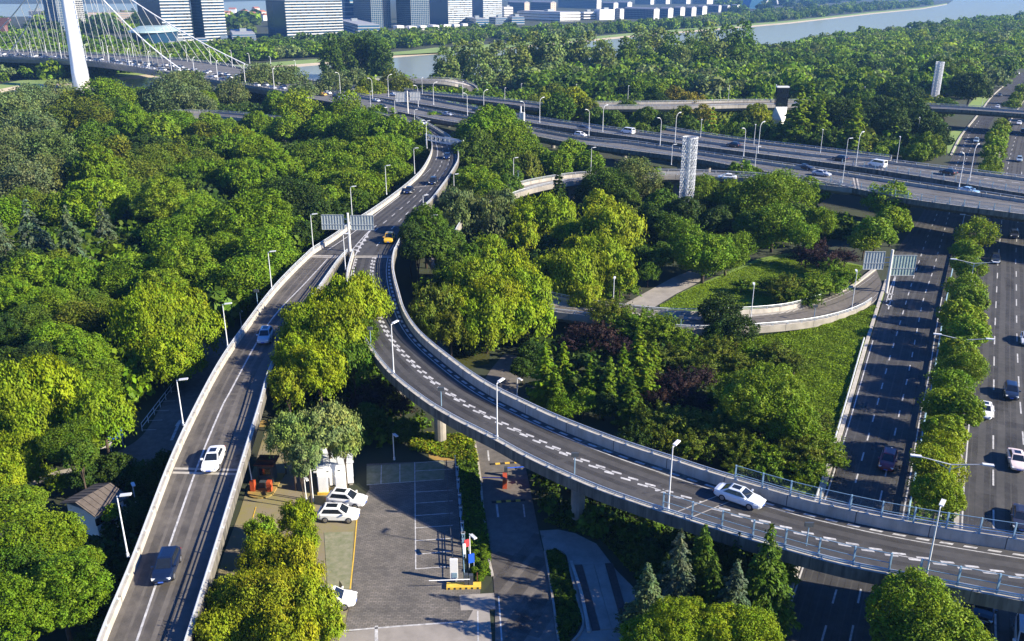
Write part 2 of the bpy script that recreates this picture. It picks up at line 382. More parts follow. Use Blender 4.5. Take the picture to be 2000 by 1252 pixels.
# left ramp
AL = [(150, 1420, 4.2), (209, 1252, 4.7), (265, 1114, 5.2), (339, 915, 6.0), (390, 803, 6.4), (437, 715, 6.7), (490, 637, 7.0), (535, 577, 7.3), (575, 533, 7.4), (612, 497, 7.5)]
AR = [(310, 1420, 4.2), (362, 1269, 4.7), (422, 1076, 5.3), (502, 814, 6.3), (528, 727, 6.7), (575, 640, 7.0), (632, 557, 7.3), (660, 517, 7.4), (677, 499, 7.5)]
RA = Ramp('elevated_ramp', 'grey two-lane ramp with pale concrete parapets running down to the lower left corner', AL, AR, 70)
BL = [(692, 499, 7.5), (686, 520, 7.5), (682, 538, 7.5), (681, 562, 7.5), (685, 592, 7.5), (695, 627, 7.5), (711, 664, 7.5), (731, 695, 7.5), (769, 741, 7.5), (832, 792, 7.4), (891, 829, 7.4), (969, 869, 7.3), (1030, 903, 7.3), (1103, 938, 7.2), (1175, 969, 7.2), (1247, 995, 7.1), (1301, 1013, 7.1), (1400, 1045, 7), (1526, 1083, 7), (1653, 1117, 7), (1808, 1148, 7), (2000, 1186, 7), (2140, 1210, 7), (2350, 1240, 7), (2600, 1268, 7)]
BR = [(769, 499, 7.5), (766, 512, 7.5), (765, 530, 7.5), (768, 552, 7.5), (775, 580, 7.5), (788, 622, 7.5), (818, 666, 7.5), (877, 717, 7.4), (947, 767, 7.4), (1035, 812, 7.3), (1103, 843, 7.2), (1211, 885, 7.1), (1319, 921, 7), (1388, 944, 7), (1490, 975, 7), (1591, 1003, 7), (1761, 1040, 7), (2000, 1079, 7), (2140, 1098, 7), (2350, 1122, 7), (2600, 1146, 7)]
RB = Ramp('elevated_ramp', 'curved ramp with white chevron blocks sweeping right over the motorway', BL, BR, 130, par=0.8, rail=0.42, par_r=1.15, surf='asphalt_new', piers=[(700, 600), (748, 690), (835, 765), (1120, 905), (1500, 1025), (1825, 1100)])
CL = [(612, 497, 7.5), (655, 469, 7.5), (686, 446, 7.5), (725, 421, 7.6), (764, 393, 7.6), (799, 365, 7.7), (825, 339, 7.8), (841, 310, 7.9), (845, 290, 7.9), (841, 272, 8), (831, 259, 8), (815, 248, 8), (790, 239, 8), (755, 229, 8), (715, 219, 8), (680, 211, 8)]
CR = [(769, 499, 7.5), (776, 483, 7.5), (792, 458, 7.6), (824, 415, 7.6), (844, 394, 7.6), (870, 359, 7.7), (885, 336, 7.8), (893, 320, 7.8), (894, 303, 7.9), (888, 286, 7.9), (876, 271, 8), (861, 262, 8), (834, 245, 8), (800, 228, 8), (760, 219, 8), (715, 209.5, 8), (680, 203.5, 8)]
CL = [(x, y, z-0.02) for x, y, z in CL]; CR = [(x, y, z-0.02) for x, y, z in CR]
RC = Ramp('elevated_ramp', 'four-lane ramp section joining both ramps to the overpass under a truss gantry', CL, CR, 80, right=(0, 0.755), surf='asphalt')
# main overpass
m1n = dy([(2600, 500), (2250, 452), (2000, 418), (1776, 388), (1664, 366), (1608, 354), (1464, 329), (1356, 309), (1224, 292), (1100, 275), (1040, 264), (920, 243), (862, 234), (800, 222), (720, 206), (662, 198), (619, 191), (540, 178)], 7, 3)
m1f = [(2600, 483), (2250, 433), (2000, 396), (1700, 351), (1619, 339), (1451, 315), (1320, 295), (1240, 283), (1149, 274), (1040, 255), (913, 232), (760, 203), (744, 199), (672, 186), (621, 178), (540, 166)]
R1 = Ramp('overpass', 'near carriageway of the long overpass crossing behind the white lattice tower', zr(m1f, 8), zr(m1n, 8), 130, right=(0, 0.745), surf='asphalt_worn', piers=30)
m2n = dy([(2600, 464), (2250, 412), (2000, 378), (1800, 345), (1619, 318), (1357, 284), (1320, 279), (1040, 240), (900, 216), (760, 193), (680, 181), (600, 170)], 6, 3)
m2f = [(2600, 440), (2250, 388), (2000, 353), (1800, 328), (1700, 315), (1619, 309), (1357, 277), (1040, 232.5), (900, 207), (760, 181), (680, 170), (600, 160)]
R2 = Ramp('overpass', 'far carriageway of the long overpass beyond the dark gap', zr(m2f, 8), zr(m2n, 8), 130, surf='asphalt_worn', piers=30)
OUT = [(1640, 362, 7.9), (1560, 354, 7.9), (1462, 346, 7.9), (1355, 341, 8), (1250, 340, 8), (1138, 345, 7.6), (1067, 354, 7.2), (1012, 366, 6.7), (950, 386, 6.2), (890, 412, 5.6), (850, 445, 5.1), (835, 490, 4.6), (860, 540, 4.1), (930, 585, 3.6), (1010, 605, 3.3), (1084, 616, 3), (1147, 624, 2.8), (1227, 638, 2.5), (1350, 649, 2.1), (1478, 645, 1.5), (1590, 633, 0.7), (1664, 613, 0.16), (1702, 592, 0.1), (1727, 565, 0.1)]
INN = [(1664, 373, 7.9), (1600, 366, 7.9), (1462, 353, 7.9), (1355, 348, 8), (1250, 348, 8), (1133, 357, 7.6), (1062, 368, 7.2), (1008, 383, 6.7), (960, 402, 6.1), (915, 425, 5.6), (890, 455, 5.1), (885, 490, 4.6), (905, 525, 4.1), (960, 555, 3.6), (1020, 570, 3.3), (1070, 583, 3), (1157, 600, 2.8), (1273, 614, 2.4), (1366, 617, 2), (1506, 610, 1.4), (1576, 596, 0.7), (1643, 572, 0.16), (1690, 545, 0.1), (1712, 528, 0.1)]
RD = Ramp('loop_ramp', 'single-lane loop ramp curling down through the willows to the motorway', OUT, INN, 130, right=(0, 0.895), left=(0, 0.965), face='concrete_old', piers=26)
R4 = Ramp('flyover', 'pale concrete flyover crossing the far trees behind the faceted sign tower', zr([(1150, 204), (1250, 203.5), (1356, 202), (1440, 200), (1572, 200), (1640, 202)], 8), zr(dy([(1150, 208), (1258, 208), (1356, 208), (1440, 206), (1520, 205), (1572, 205), (1640, 207)], 3), 8), 30, face='concrete', thick=1.6)
R5 = Ramp('flyover', 'small curved white-railed flyover in front of the riverside poplars', [(690, 157, 8), (760, 156, 8), (856, 157, 8), (900, 161, 7), (925, 169, 5.5), (936, 182, 4)], [(690, 161, 8), (760, 161, 8), (850, 162, 8), (885, 166, 7), (903, 172, 5.5), (912, 184, 4)], 40, face='concrete', thick=1.5, rail=0.8)
R6 = Ramp('slip_ramp', 'narrow slip ramp beside the far overpass carriageway in front of the poplars', zr([(790, 177), (830, 182), (900, 189), (990, 198), (1060, 207)], 7.9), zr([(790, 184), (830, 188), (900, 195), (990, 206), (1060, 216)], 7.9), 30, piers=30)
R7 = Ramp('slip_ramp', 'slip ramp joining the far overpass carriageway beside the dark hedge', zr([(1290, 252), (1345, 261), (1400, 270), (1500, 283), (1619, 297), (1740, 312)], 7.96), zr([(1290, 259), (1345, 268.5), (1400, 277), (1500, 291), (1619, 305), (1735, 314.5)], 7.96), 40, right=False, piers=30)
R8 = Ramp('footbridge', 'blue-grey road bridge crossing the motorway at the far right', zr([(1800, 207), (1900, 212), (2000, 219), (2150, 229)], 7), zr([(1800, 214), (1900, 219), (2000, 226), (2150, 237)], 7), 30, piers=40)
R8.root.name = 'road_bridge'
R9 = Ramp('viaduct', 'short pale viaduct half hidden among the trees of the left wood', zr([(340, 221), (420, 222), (490, 227), (560, 235)], 7), zr([(340, 229), (420, 230), (490, 236), (560, 245)], 7), 24, face='concrete', piers=20)
# markings on the ramps
mb = MB()
RA.drape(mb, [(255, 1285), (267, 1252), (303, 1146), (384, 915), (431, 800), (450, 764), (525, 631), (595, 554), (640, 505)], 0.2)
RA.line(mb, 0.95, 0, RA.len, 0.12)
mb.build('lane_marking', M['white_paint'], RA.root)
mb = MB(); d = 1.0; k = 0
while d < RB.len-2:                                     # chevron blocks either side of the centre
    for u, sh in ((0.478, 0.0), (0.540, 0.35)):
        w_ = RB.wid(d); hw = 0.15/w_
        mb.strip([RB.pt(d+sh, u-hw), RB.pt(d+sh+1.0, u-hw+0.02)], [RB.pt(d+sh-0.25, u+hw), RB.pt(d+sh+0.75, u+hw+0.02)])
    if k % 3 == 1: RB.line(mb, 0.512, d+0.6, d+2.4, 0.11)
    d += 1.95; k += 1
RB.line(mb, 0.87, 0.5, RB.len, 0.13)
RB.line(mb, 0.935, 0.5, RB.len, 0.32, 1.1, 0.9)
RB.line(mb, 0.045, 0.5, RB.len, 0.14); RB.line(mb, 0.085, 0.5, 22, 0.3, 0.8, 0.9)
mb.build('lane_marking', M['white_paint'], RB.root)
mb = MB()
RC.drape(mb, [(640, 488), (686, 457), (745, 410), (790, 375), (834, 336), (850, 315), (855, 295), (850, 275)], 0.2)
RC.drape(mb, [(693, 500), (708, 472), (722, 452), (735, 440)], 0.25)
RC.drape(mb, [(686, 490), (705, 468), (720, 452), (735, 440)], 0.2)
for a, b_ in (((690, 488), (701, 492)), ((695, 481), (704, 485)), ((701, 474), (708, 478)), ((707, 467), (713, 471)), ((713, 460), (717, 464))):
    RC.drape(mb, [a, ((a[0]+b_[0])/2+1, (a[1]+b_[1])/2-2), b_], 0.55, 6)
RC.line(mb, 0.45, 17, RC.len*0.72, 0.2, 2.4, 3.6); RC.line(mb, 0.70, 6, RC.len*0.72, 0.2, 2.4, 3.6); RC.line(mb, 0.93, 3, RC.len*0.7, 0.15)
mb.build('lane_marking', M['white_paint'], RC.root)
mb = MB()
R1.line(mb, 0.06, 0, R1.len, 0.15); R1.line(mb, 0.94, 0, R1.len, 0.15); R1.line(mb, 0.5, 0, R1.len, 0.16, 5, 7)
R1.line(mb, 0.75, 0, 95, 0.3, 3, 2.0); R1.line(mb, 0.87, 0, 120, 0.35, 1.6, 1.2)
mb.build('lane_marking', M['white_paint'], R1.root)
mb = MB()
R2.line(mb, 0.06, 0, R2.len, 0.15); R2.line(mb, 0.94, 0, R2.len, 0.15); R2.line(mb, 0.5, 0, R2.len, 0.16, 5, 7); R2.line(mb, 0.2, 0, 110, 0.35, 1.8, 1.4)
mb.build('lane_marking', M['white_paint'], R2.root)
mb = MB(); RD.line(mb, 0.12, 0, RD.len-4, 0.14); RD.line(mb, 0.88, 0, RD.len-2, 0.14); mb.build('lane_marking', M['white_paint'], RD.root)
def wear(r, us, wd=0.55):
    mb = MB()
    for u in us: 
        hw = wd/2; n = int(r.len/3); A, B = [], []
        for j in range(n+1):
            d = r.len*j/n; q = hw/r.wid(d); A.append(r.pt(d, u-q, 0.009)); B.append(r.pt(d, u+q, 0.009))
        mb.strip(A, B)
    mb.build('tyre_wear', M['wear'], r.root)
wear(RA, (0.14, 0.30, 0.47, 0.66), 0.8); wear(RB, (0.17, 0.36, 0.62, 0.80), 0.75); wear(RC, (0.12, 0.25, 0.37, 0.50, 0.62, 0.76, 0.88), 0.7); wear(R1, (0.15, 0.35, 0.62, 0.83), 0.7); wear(R2, (0.15, 0.35, 0.62, 0.83), 0.7); wear(RD, (0.32, 0.66), 0.7)
# expansion joints: a dark strip between two pale strips across the deck
def joint(r, d, wd=0.35, pale=0.35):
    mb = MB(); mb.strip([r.pt(d, 0.01, 0.016), r.pt(d+wd, 0.01, 0.016)], [r.pt(d, 0.99, 0.016), r.pt(d+wd, 0.99, 0.016)], 0)
    if pale:
        for a in (d-pale, d+wd): mb.strip([r.pt(a, 0.01, 0.015), r.pt(a+pale, 0.01, 0.015)], [r.pt(a, 0.99, 0.015), r.pt(a+pale, 0.99, 0.015)], 1)
    mb.build('expansion_joint', [M['asphalt_dark'], M['concrete']], r.root)
def dist_of(r, px, py):
    v = W(px, py, 7); return r.s[min(range(len(r.C)), key=lambda i: (r.C[i].x-v.x)**2+(r.C[i].y-v.y)**2)]
joint(RA, dist_of(RA, 400, 905), 0.4, 0.4); joint(RA, RA.len-1.2, 0.35, 0.5); joint(RB, 0.6, 0.35, 0.4); joint(RB, dist_of(RB, 1380, 960), 1.4, 0.12)
joint(R1, dist_of(R1, 1700, 362), 0.5, 0.4); joint(R2, dist_of(R2, 1750, 330), 0.5, 0.4); joint(RC, dist_of(RC, 820, 370), 0.3, 0.2)
joint(RD, dist_of(RD, 1278, 625), 0.5, 0.3)
# throw screens standing on the curved ramp where it crosses the motorway
def screen(r, d0, d1, u, label, h=1.9, gap=2.7, base=0.9, group='wire screens on the curved ramp'):
    n = int((d1-d0)/gap)+1; out = 0.15 if u > 0.5 else -0.15
    pts = [r.pt(d0+(d1-d0)*i/(n-1), u+out/r.wid(d0), 0)+r.off for i in range(n)]
    root = empty('wire_screen', pts[n//2]); tag(root, label, 'fence', group); o = Vector(root.location)
    for p in pts: MB().box(p-o+Vector((0, 0, base+h/2)), (0.14, 0.14, h)).build('post', M['rail_blue'], root)
    fr = MB()
    for z in (base+h-0.05, base+h*0.5, base+0.12): fr.path([p-o+Vector((0, 0, z)) for p in pts], 0.035, 4)
    fr.build('frame', M['rail_blue'], root)
    ms = MB(); ms.strip([p-o+Vector((0, 0, base+0.12)) for p in pts], [p-o+Vector((0, 0, base+h-0.05)) for p in pts]); ms.build('mesh_panel', M['screen'], root)
screen(RB, dist_of(RB, 1375, 985), dist_of(RB, 1800, 1100), 0.0, 'blue-grey wire screen along the near edge of the curved ramp, left of its last lamp')
screen(RB, dist_of(RB, 1840, 1110), RB.len-0.2, 0.0, 'blue-grey wire screen along the near edge of the curved ramp, right of its last lamp')
screen(RB, dist_of(RB, 1365, 985), RB.len-0.2, 1.0, 'blue-grey wire screen along the far edge of the curved ramp above the motorway')
screen(R1, 8, dist_of(R1, 1640, 350), 1.0, 'wire screen along the near edge of the overpass above the motorway', 1.5, 3, 0.75, 'wire screens on the overpass')
screen(R2, 8, dist_of(R2, 1640, 320), 1.0, 'wire screen along the gap side of the far overpass carriageway', 1.5, 3, 0.75, 'wire screens on the overpass')
# ---------------------------------------------------------------- roads on the ground
def road(name, Lp, Rp, m, z=0.04, n=70):
    Lw, Rw = smooth([W(x, y, z) for x, y in Lp], n), smooth([W(x, y, z) for x, y in Rp], n)
    o = MB().strip(Lw, Rw).build(name, m); o['kind'] = 'structure'
    FOOT.extend([((a.x+b.x)/2, (a.y+b.y)/2, (a-b).length/2+0.5, 0.0) for a, b in zip(Lw, Rw)])
    return o, Lw, Rw
motorway, mL, mR = road('motorway', ML, MR, M['asphalt'])
motorway2, nL, nR = road('motorway', NL, NR, M['asphalt'])
def gline(mb, pts, wd, on=None, off_=0, z=0.05, ph=0.0):
    q = smooth([W(x, y, z) for x, y in pts], 200); s = arc(q); d = ph
    def at(d):
        i = min(len(s)-2, max(0, int(np.searchsorted(s, d))-1)); f = (d-s[i])/max(1e-6, s[i+1]-s[i]); return q[i].lerp(q[i+1], f)
    if not on: on = s[-1]
    while d < s[-1]-0.1:
        e = min(s[-1], d+on); k = max(1, int((e-d)/4)); A, B = [], []
        for j in range(k+1):
            p = at(d+(e-d)*j/k); t = at(min(s[-1], d+(e-d)*j/k+0.2))-at(max(0, d+(e-d)*j/k-0.2)); nn = Vector((t.y, -t.x, 0)).normalized()*wd/2
            A.append(p-nn); B.append(p+nn)
        mb.strip(A, B); d = e+off_
def lerp_line(A, B, f): return [((a[0]*(1-f)+b[0]*f), (a[1]*(1-f)+b[1]*f)) for a, b in zip(A, B)]
c1 = [(1625, 1100), (1675, 928), (1687, 884), (1709, 806), (1734, 712), (1756, 637), (1779, 559), (1795, 511), (1812, 462), (1850, 370), (1876, 304), (1893, 267)]
c2 = [(1690, 1100), (1727, 940), (1757, 805), (1778, 712), (1800, 600), (1809, 567), (1822, 530), (1836, 480), (1862, 390), (1890, 304), (1909, 264)]
mb = MB(); gline(mb, c1, 0.17, 2.3, 3.4); gline(mb, c2, 0.17, 2.3, 3.4, ph=1.5)
gline(mb, [(1605, 1252), (1640, 1130)], 0.17, 2.3, 3.4); gline(mb, [(1660, 1252), (1690, 1110)], 0.17, 2.3, 3.4)
gline(mb, [(x+5, y) for x, y in ML[1:5]], 0.15); gline(mb, [(1750, 536), (1741, 580), (1735, 604)], 0.2); gline(mb, [(1749, 538), (1738, 566), (1731, 590)], 0.2)
for a in ((1733, 572, 1744, 576), (1734, 583, 1742, 588), (1733, 594, 1739, 598)): gline(mb, [a[:2], a[2:]], 0.6)
gline(mb, [(1709, 528+3), (1690, 553), (1676, 566)], 0.16); gline(mb, [(x-7, y) for x, y in MR[2:9]], 0.15)
gline(mb, [(1873, 304), (1893, 262), (1912, 236)], 0.15, 3, 4)
mb.build('lane_marking', M['white_paint'], motorway)
mb = MB()
gline(mb, [(1945, 1252), (1941, 1050), (1940, 940), (1940, 860), (1941, 750), (1943, 650), (1948, 540), (1952, 480), (1968, 330), (1985, 262)], 0.18, 4, 5.6)
gline(mb, [(2040, 1252), (2015, 1050), (1997, 840), (1990, 750), (1986, 650), (1985, 540), (1985, 480), (1996, 330)], 0.18, 4, 5.6, ph=1)
gline(mb, [(x+9, y) for x, y in NL[1:7]], 0.16)
mb.build('lane_marking', M['white_paint'], motorway2)
mb = MB()
for i in range(7):
    f = (i+0.5)/7
    for e in (-0.03, 0.03): gline(mb, lerp_line(ML[1:], MR[1:], f+e), 0.6, z=0.045)
mb.build('tyre_wear', M['wear'], motorway)
mb = MB()
for i in range(8):
    for e in (-0.012, 0.03): gline(mb, lerp_line(NL[1:], NR[1:], (i+0.4)/8+e), 0.6, z=0.045)
mb.build('tyre_wear', M['wear'], motorway2)
rp_ = random.Random(2); mb = MB()
for k in range(26):
    x_, y_ = rp_.choice([(1640, 900), (1700, 760), (1760, 640), (1780, 560), (1920, 620), (1965, 840), (1905, 1000), (1960, 560), (1800, 520), (1725, 840), (975, 1060), (1010, 1110), (1030, 1180)]); a, b_ = rp_.uniform(.6, 1.2), rp_.uniform(1.5, 5); c = W(x_+rp_.uniform(-25, 25), y_+rp_.uniform(-60, 60), 0.0465 if x_ > 1500 else 0.0555); u_ = Vector((0.44, 0.9, 0)).normalized(); v_ = Vector((u_.y, -u_.x, 0))
    mb.add([c-u_*b_-v_*a, c-u_*b_+v_*a, c+u_*b_+v_*a, c+u_*b_-v_*a], [(0, 1, 2, 3)])
mb.build('road_patch', M['wear'], motorway)
# kerbs and barriers of the motorway
def kerb(name, pts, wd, h, m, z=0.04, label=None, cat=None, kind='structure'):
    q = smooth([W(x, y, z) for x, y in pts], 80); rg = []
    for i, p in enumerate(q):
        t = q[min(79, i+1)]-q[max(0, i-1)]; nn = Vector((t.y, -t.x, 0)).normalized()*wd/2
        rg.append([p-nn-Vector((0, 0, .05)), p+nn-Vector((0, 0, .05)), p+nn+Vector((0, 0, h)), p-nn+Vector((0, 0, h))])
    o = MB().loft(rg).build(name, m)
    if label: tag(o, label, cat)
    else: o['kind'] = kind
    return o
kerb('kerb', [(x-6, y) for x, y in ML[1:6]], 0.5, 0.25, M['concrete'])
kerb('kerb', [(x-4, y) for x, y in ML[9:15]], 0.6, 0.25, M['concrete'])
kerb('kerb', [(x-3, y) for x, y in NL[1:15]], 0.5, 0.2, M['concrete'])
kerb('kerb', [(1643, 570), (1665, 560), (1690, 541), (1709, 526)], 0.6, 0.35, M['concrete'])
def guard(pts, label, m, h=0.8, gap=3.0, group=None):
    q = smooth([W(x, y, 0.03) for x, y in pts], 80); root = empty('guard_rail', q[40]); tag(root, label, 'guard rail', group); o = q[40]
    b_ = MB(); rg = []
    for i, p in enumerate(q):
        t = q[min(79, i+1)]-q[max(0, i-1)]; nn = Vector((t.y, -t.x, 0)).normalized()*0.06
        rg.append([p-nn-o+Vector((0, 0, h-.32)), p+nn-o+Vector((0, 0, h-.32)), p+nn*2-o+Vector((0, 0, h-.16)), p+nn-o+Vector((0, 0, h)), p-nn-o+Vector((0, 0, h))])
    b_.loft(rg).build('beam', m, root)
    ps = MB()
    for p in resample(q, max(2, int(arc(q)[-1]/gap))): ps.box(p-o+Vector((0, 0, h/2-0.05)), (0.12, 0.12, h+0.06))
    ps.build('posts_row', m, root).name = 'support'
guard([(x+2, y) for x, y in MR[2:11]], 'long blue-grey guard rail between the motorway and its tree-lined median', M['rail_blue'])
guard([(x-13, y) for x, y in ML[2:5]], 'pale guard rail along the left kerb of the motorway beside the lawn', M['galv'], 0.6)
# the plain ground sheets
sheet('median', [(x+3, y) for x, y in MR[:15]] + [(x-5, y) for x, y in NL[:15]][::-1], M['soil'], 0.03)
sheet('yard', [(520, 835), (468, 1000), (430, 1100), (380, 1300), (700, 1300), (700, 960), (625, 945), (560, 835)], M['moss'], 0.03)
pk = sheet('parking_lot', [(716, 906), (889, 899), (905, 1130), (938, 1150), (935, 1300), (660, 1300), (688, 1150), (694, 1030), (700, 985), (722, 955)], None, 0.05)
# brick paving of the parking lot
m = bpy.data.materials.new('brick_paving'); m.use_nodes = True; N = m.node_tree.nodes; L = m.node_tree.links; b = N['Principled BSDF']; b.inputs['Roughness'].default_value = 0.9
tc = N.new('ShaderNodeTexCoord'); br = N.new('ShaderNodeTexBrick'); br.inputs['Scale'].default_value = 1.0; br.inputs['Brick Width'].default_value = 0.45; br.inputs['Row Height'].default_value = 0.22; br.inputs['Mortar Size'].default_value = 0.02
br.inputs['Color1'].default_value = (0.175, 0.16, 0.142, 1); br.inputs['Color2'].default_value = (0.115, 0.107, 0.096, 1); br.inputs['Mortar'].default_value = (0.065, 0.06, 0.052, 1)
nz = N.new('ShaderNodeTexNoise'); nz.inputs['Scale'].default_value = 0.35; nz.inputs['Detail'].default_value = 5
cr = N.new('ShaderNodeMix'); cr.data_type = 'RGBA'; cr.blend_type = 'MULTIPLY'; cr.inputs[0].default_value = 0.8
rp = N.new('ShaderNodeValToRGB'); rp.color_ramp.elements[0].position = 0.3; rp.color_ramp.elements[0].color = (0.55, 0.55, 0.55, 1); rp.color_ramp.elements[1].position = 0.7; rp.color_ramp.elements[1].color = (1.25, 1.2, 1.15, 1)
L.new(tc.outputs['Object'], br.inputs['Vector']); L.new(tc.outputs['Object'], nz.inputs['Vector']); L.new(nz.outputs['Fac'], rp.inputs[0]); L.new(br.outputs['Color'], cr.inputs[6]); L.new(rp.outputs[0], cr.inputs[7]); L.new(cr.outputs[2], b.inputs['Base Color'])
pk.data.materials.clear(); pk.data.materials.append(m)
M['grass_paver'] = mat('grass_paver', (0.13, 0.15, 0.07), 0.95, col2=(0.26, 0.24, 0.16), scale=1.2)
sheet('parking_bays', [(633, 1040), (690, 1038), (686, 1150), (640, 1150)], M['grass_paver'], 0.055)
sheet('parking_bays', [(716, 910), (810, 904), (810, 941), (716, 947)], M['grass_paver'], 0.055)
sheet('parking_bays', [(812, 903), (868, 901), (868, 937), (812, 940)], M['grass_paver'], 0.055)
sheet('concrete_apron', [(664, 1236), (790, 1222), (880, 1216), (912, 1214), (930, 1180), (955, 1180), (965, 1300), (655, 1300)], M['pave'], 0.058)
sheet('concrete_apron', [(897, 1162), (965, 1158), (968, 1190), (900, 1192)], M['pave'], 0.062)
lr, lL, lR = road('local_road', [(985, 690), (950, 735), (932, 790), (925, 850), (937, 919), (945, 1000), (955, 1081), (965, 1146), (968, 1300)], [(1035, 700), (1015, 745), (1008, 800), (1010, 860), (1027, 915), (1045, 1002), (1059, 1067), (1080, 1150), (1110, 1300)], M['asphalt_local'], 0.05, 50)
kerb('kerb', [(925, 850), (936, 919), (944, 1000), (953, 1081), (962, 1125)], 0.25, 0.12, M['concrete'], 0.05)
lt, lL2, lR2 = road('local_road', [(395, 660), (370, 700), (325, 775), (278, 850), (225, 885)], [(470, 660), (430, 740), (385, 840), (330, 910), (270, 935)], M['asphalt_local'], 0.05, 40)
sheet('footpath', [(1215, 596), (1292, 554), (1312, 543), (1345, 530), (1390, 535), (1356, 556), (1320, 574), (1276, 601)], M['pave'], 0.04)
sheet('footpath', [(0, 950), (60, 935), (110, 920), (150, 912), (152, 920), (105, 932), (60, 950), (0, 968)], M['pave'], 0.04)
sheet('lawn', [(1285, 602), (1322, 575), (1360, 557), (1400, 540), (1480, 505), (1560, 490), (1690, 520), (1640, 566), (1570, 588), (1500, 602), (1366, 609)], M['lawn'], 0.02)
sheet('lawn', [(1380, 655), (1480, 648), (1590, 636), (1664, 614), (1722, 592), (1731, 556), (1700, 655), (1640, 850), (1600, 975), (1480, 930), (1340, 830), (1300, 720)], M['lawn'], 0.02)
sheet('lawn', [(1880, 306), (1850, 300), (1850, 258), (1890, 250), (1905, 232), (1878, 262)], M['lawn_far'], 0.02)
sheet('lawn', [(1690, 286), (1712, 272), (1750, 276), (1742, 294), (1700, 296)], M['lawn_far'], 0.02)
sheet('lawn', [(1885, 212), (1905, 190), (1936, 186), (1918, 214)], M['lawn_far'], 0.02)
sheet('flower_bed', [(835, 862), (925, 855), (934, 905), (890, 900), (838, 898)], M['ochre'], 0.04)
sheet('flower_bed', [(500, 822), (528, 820), (524, 834), (505, 834)], M['ochre'], 0.05)
sheet('plaza', [(1054, 1036), (1090, 1034), (1125, 1042), (1165, 1062), (1205, 1115), (1240, 1150), (1245, 1300), (1120, 1300), (1100, 1180), (1064, 1080)], M['concrete_old'], 0.04)
sheet('planting_bed', [(1066, 1078), (1085, 1074), (1106, 1085), (1114, 1120), (1126, 1170), (1138, 1215), (1130, 1238), (1108, 1262), (1092, 1262)], M['soil'], 0.06)
M['murk'] = mat('murk', (0.06, 0.065, 0.02), 0.25)
sheet('pond', [(560, 660), (700, 640), (760, 690), (790, 760), (690, 770), (590, 760)], M['murk'], 0.03)
sheet('pond', [(90, 800), (140, 815), (140, 860), (60, 870), (60, 820)], M['murk'], 0.03)
sheet('pond', [(850, 660), (960, 650), (955, 710), (880, 730)], M['murk'], 0.03)
sheet('yard', [(1150, 1120), (1100, 1000), (1230, 1020), (1420, 1080), (1540, 1110), (1500, 1250), (1240, 1300)], M['soil'], 0.015)
# ---------------------------------------------------------------- trees and plants
def leaf_mat(name, transl=0.22, rough=0.55):
    m = bpy.data.materials.new(name); m.use_nodes = True; N = m.node_tree.nodes; L = m.node_tree.links
    b = N['Principled BSDF']; b.inputs['Roughness'].default_value = rough; b.inputs['Specular IOR Level'].default_value = 0.10
    oi = N.new('ShaderNodeObjectInfo'); at = N.new('ShaderNodeAttribute'); at.attribute_name = 'tint'
    mx = N.new('ShaderNodeMix'); mx.data_type = 'RGBA'; mx.blend_type = 'MULTIPLY'; mx.inputs[0].default_value = 1.0
    L.new(oi.outputs['Color'], mx.inputs[6]); L.new(at.outputs['Color'], mx.inputs[7])
    tr = N.new('ShaderNodeBsdfTranslucent'); ms = N.new('ShaderNodeMixShader'); ms.inputs[0].default_value = transl
    L.new(mx.outputs[2], b.inputs['Base Color'])
    hs = N.new('ShaderNodeHueSaturation'); hs.inputs['Hue'].default_value = 0.485; hs.inputs['Value'].default_value = 1.25
    L.new(mx.outputs[2], hs.inputs['Color']); L.new(hs.outputs[0], tr.inputs['Color'])
    L.new(b.outputs[0], ms.inputs[1]); L.new(tr.outputs[0], ms.inputs[2]); L.new(ms.outputs[0], N['Material Output'].inputs['Surface'])
    return m
M['leaf'] = leaf_mat('leaf')
rng = np.random.default_rng(7)
def nrm(a): return a/np.maximum(1e-9, np.linalg.norm(a, axis=1, keepdims=True))
def leaf_quads(c, n, size, asp=1.0, up_=None, jit=None):
    """rhombic leaves at c facing n; returns vertices (k*4,3)"""
    k = len(c); n = nrm(n)
    r = rng.normal(size=(k, 3)) if up_ is None else up_ + rng.normal(size=(k, 3))*0.25
    u = nrm(np.cross(n, r)); v = np.cross(u, n)
    s = size*rng.uniform(0.7, 1.3, (k, 1))
    hu, hv = u*s*0.5*asp, v*s*0.5
    fold = n*s*0.12
    return np.stack([c-hv, c+hu+fold, c+hv, c-hu+fold], axis=1).reshape(-1, 3)
def leaf_mesh(name, V, tint):
    """V (4k,3); tint (k,) or (k,3)"""
    k = len(V)//4; me = bpy.data.meshes.new(name)
    me.vertices.add(4*k); me.vertices.foreach_set('co', V.astype(np.float32).ravel())
    me.loops.add(4*k); me.loops.foreach_set('vertex_index', np.arange(4*k, dtype=np.int32))
    me.polygons.add(k); me.polygons.foreach_set('loop_start', np.arange(0, 4*k, 4, dtype=np.int32)); me.polygons.foreach_set('loop_total', np.full(k, 4, dtype=np.int32))
    me.update(calc_edges=True)
    t = np.asarray(tint, float)
    if t.ndim == 1: t = np.stack([t, t, t], 1)
    a = me.color_attributes.new('tint', 'FLOAT_COLOR', 'CORNER')
    a.data.foreach_set('color', np.repeat(np.concatenate([t, np.ones((k, 1))], 1), 4, axis=0).astype(np.float32).ravel())
    me.materials.append(M['leaf']); return me
def sph(n):
    i = np.arange(n)+0.5; ph = np.arccos(1-2*i/n); th = math.pi*(1+5**0.5)*i
    return np.stack([np.cos(th)*np.sin(ph), np.sin(th)*np.sin(ph), np.cos(ph)], 1)
def tint3(k, a=0.26, b=0.24):
    t = rng.uniform(1-a, 1+a)*rng.uniform(1-b, 1+b, k); h = rng.uniform(0.86, 1.16)*rng.uniform(0.93, 1.08, k)
    return np.stack([t*h, t, t*rng.uniform(0.8, 1.3)], 1)
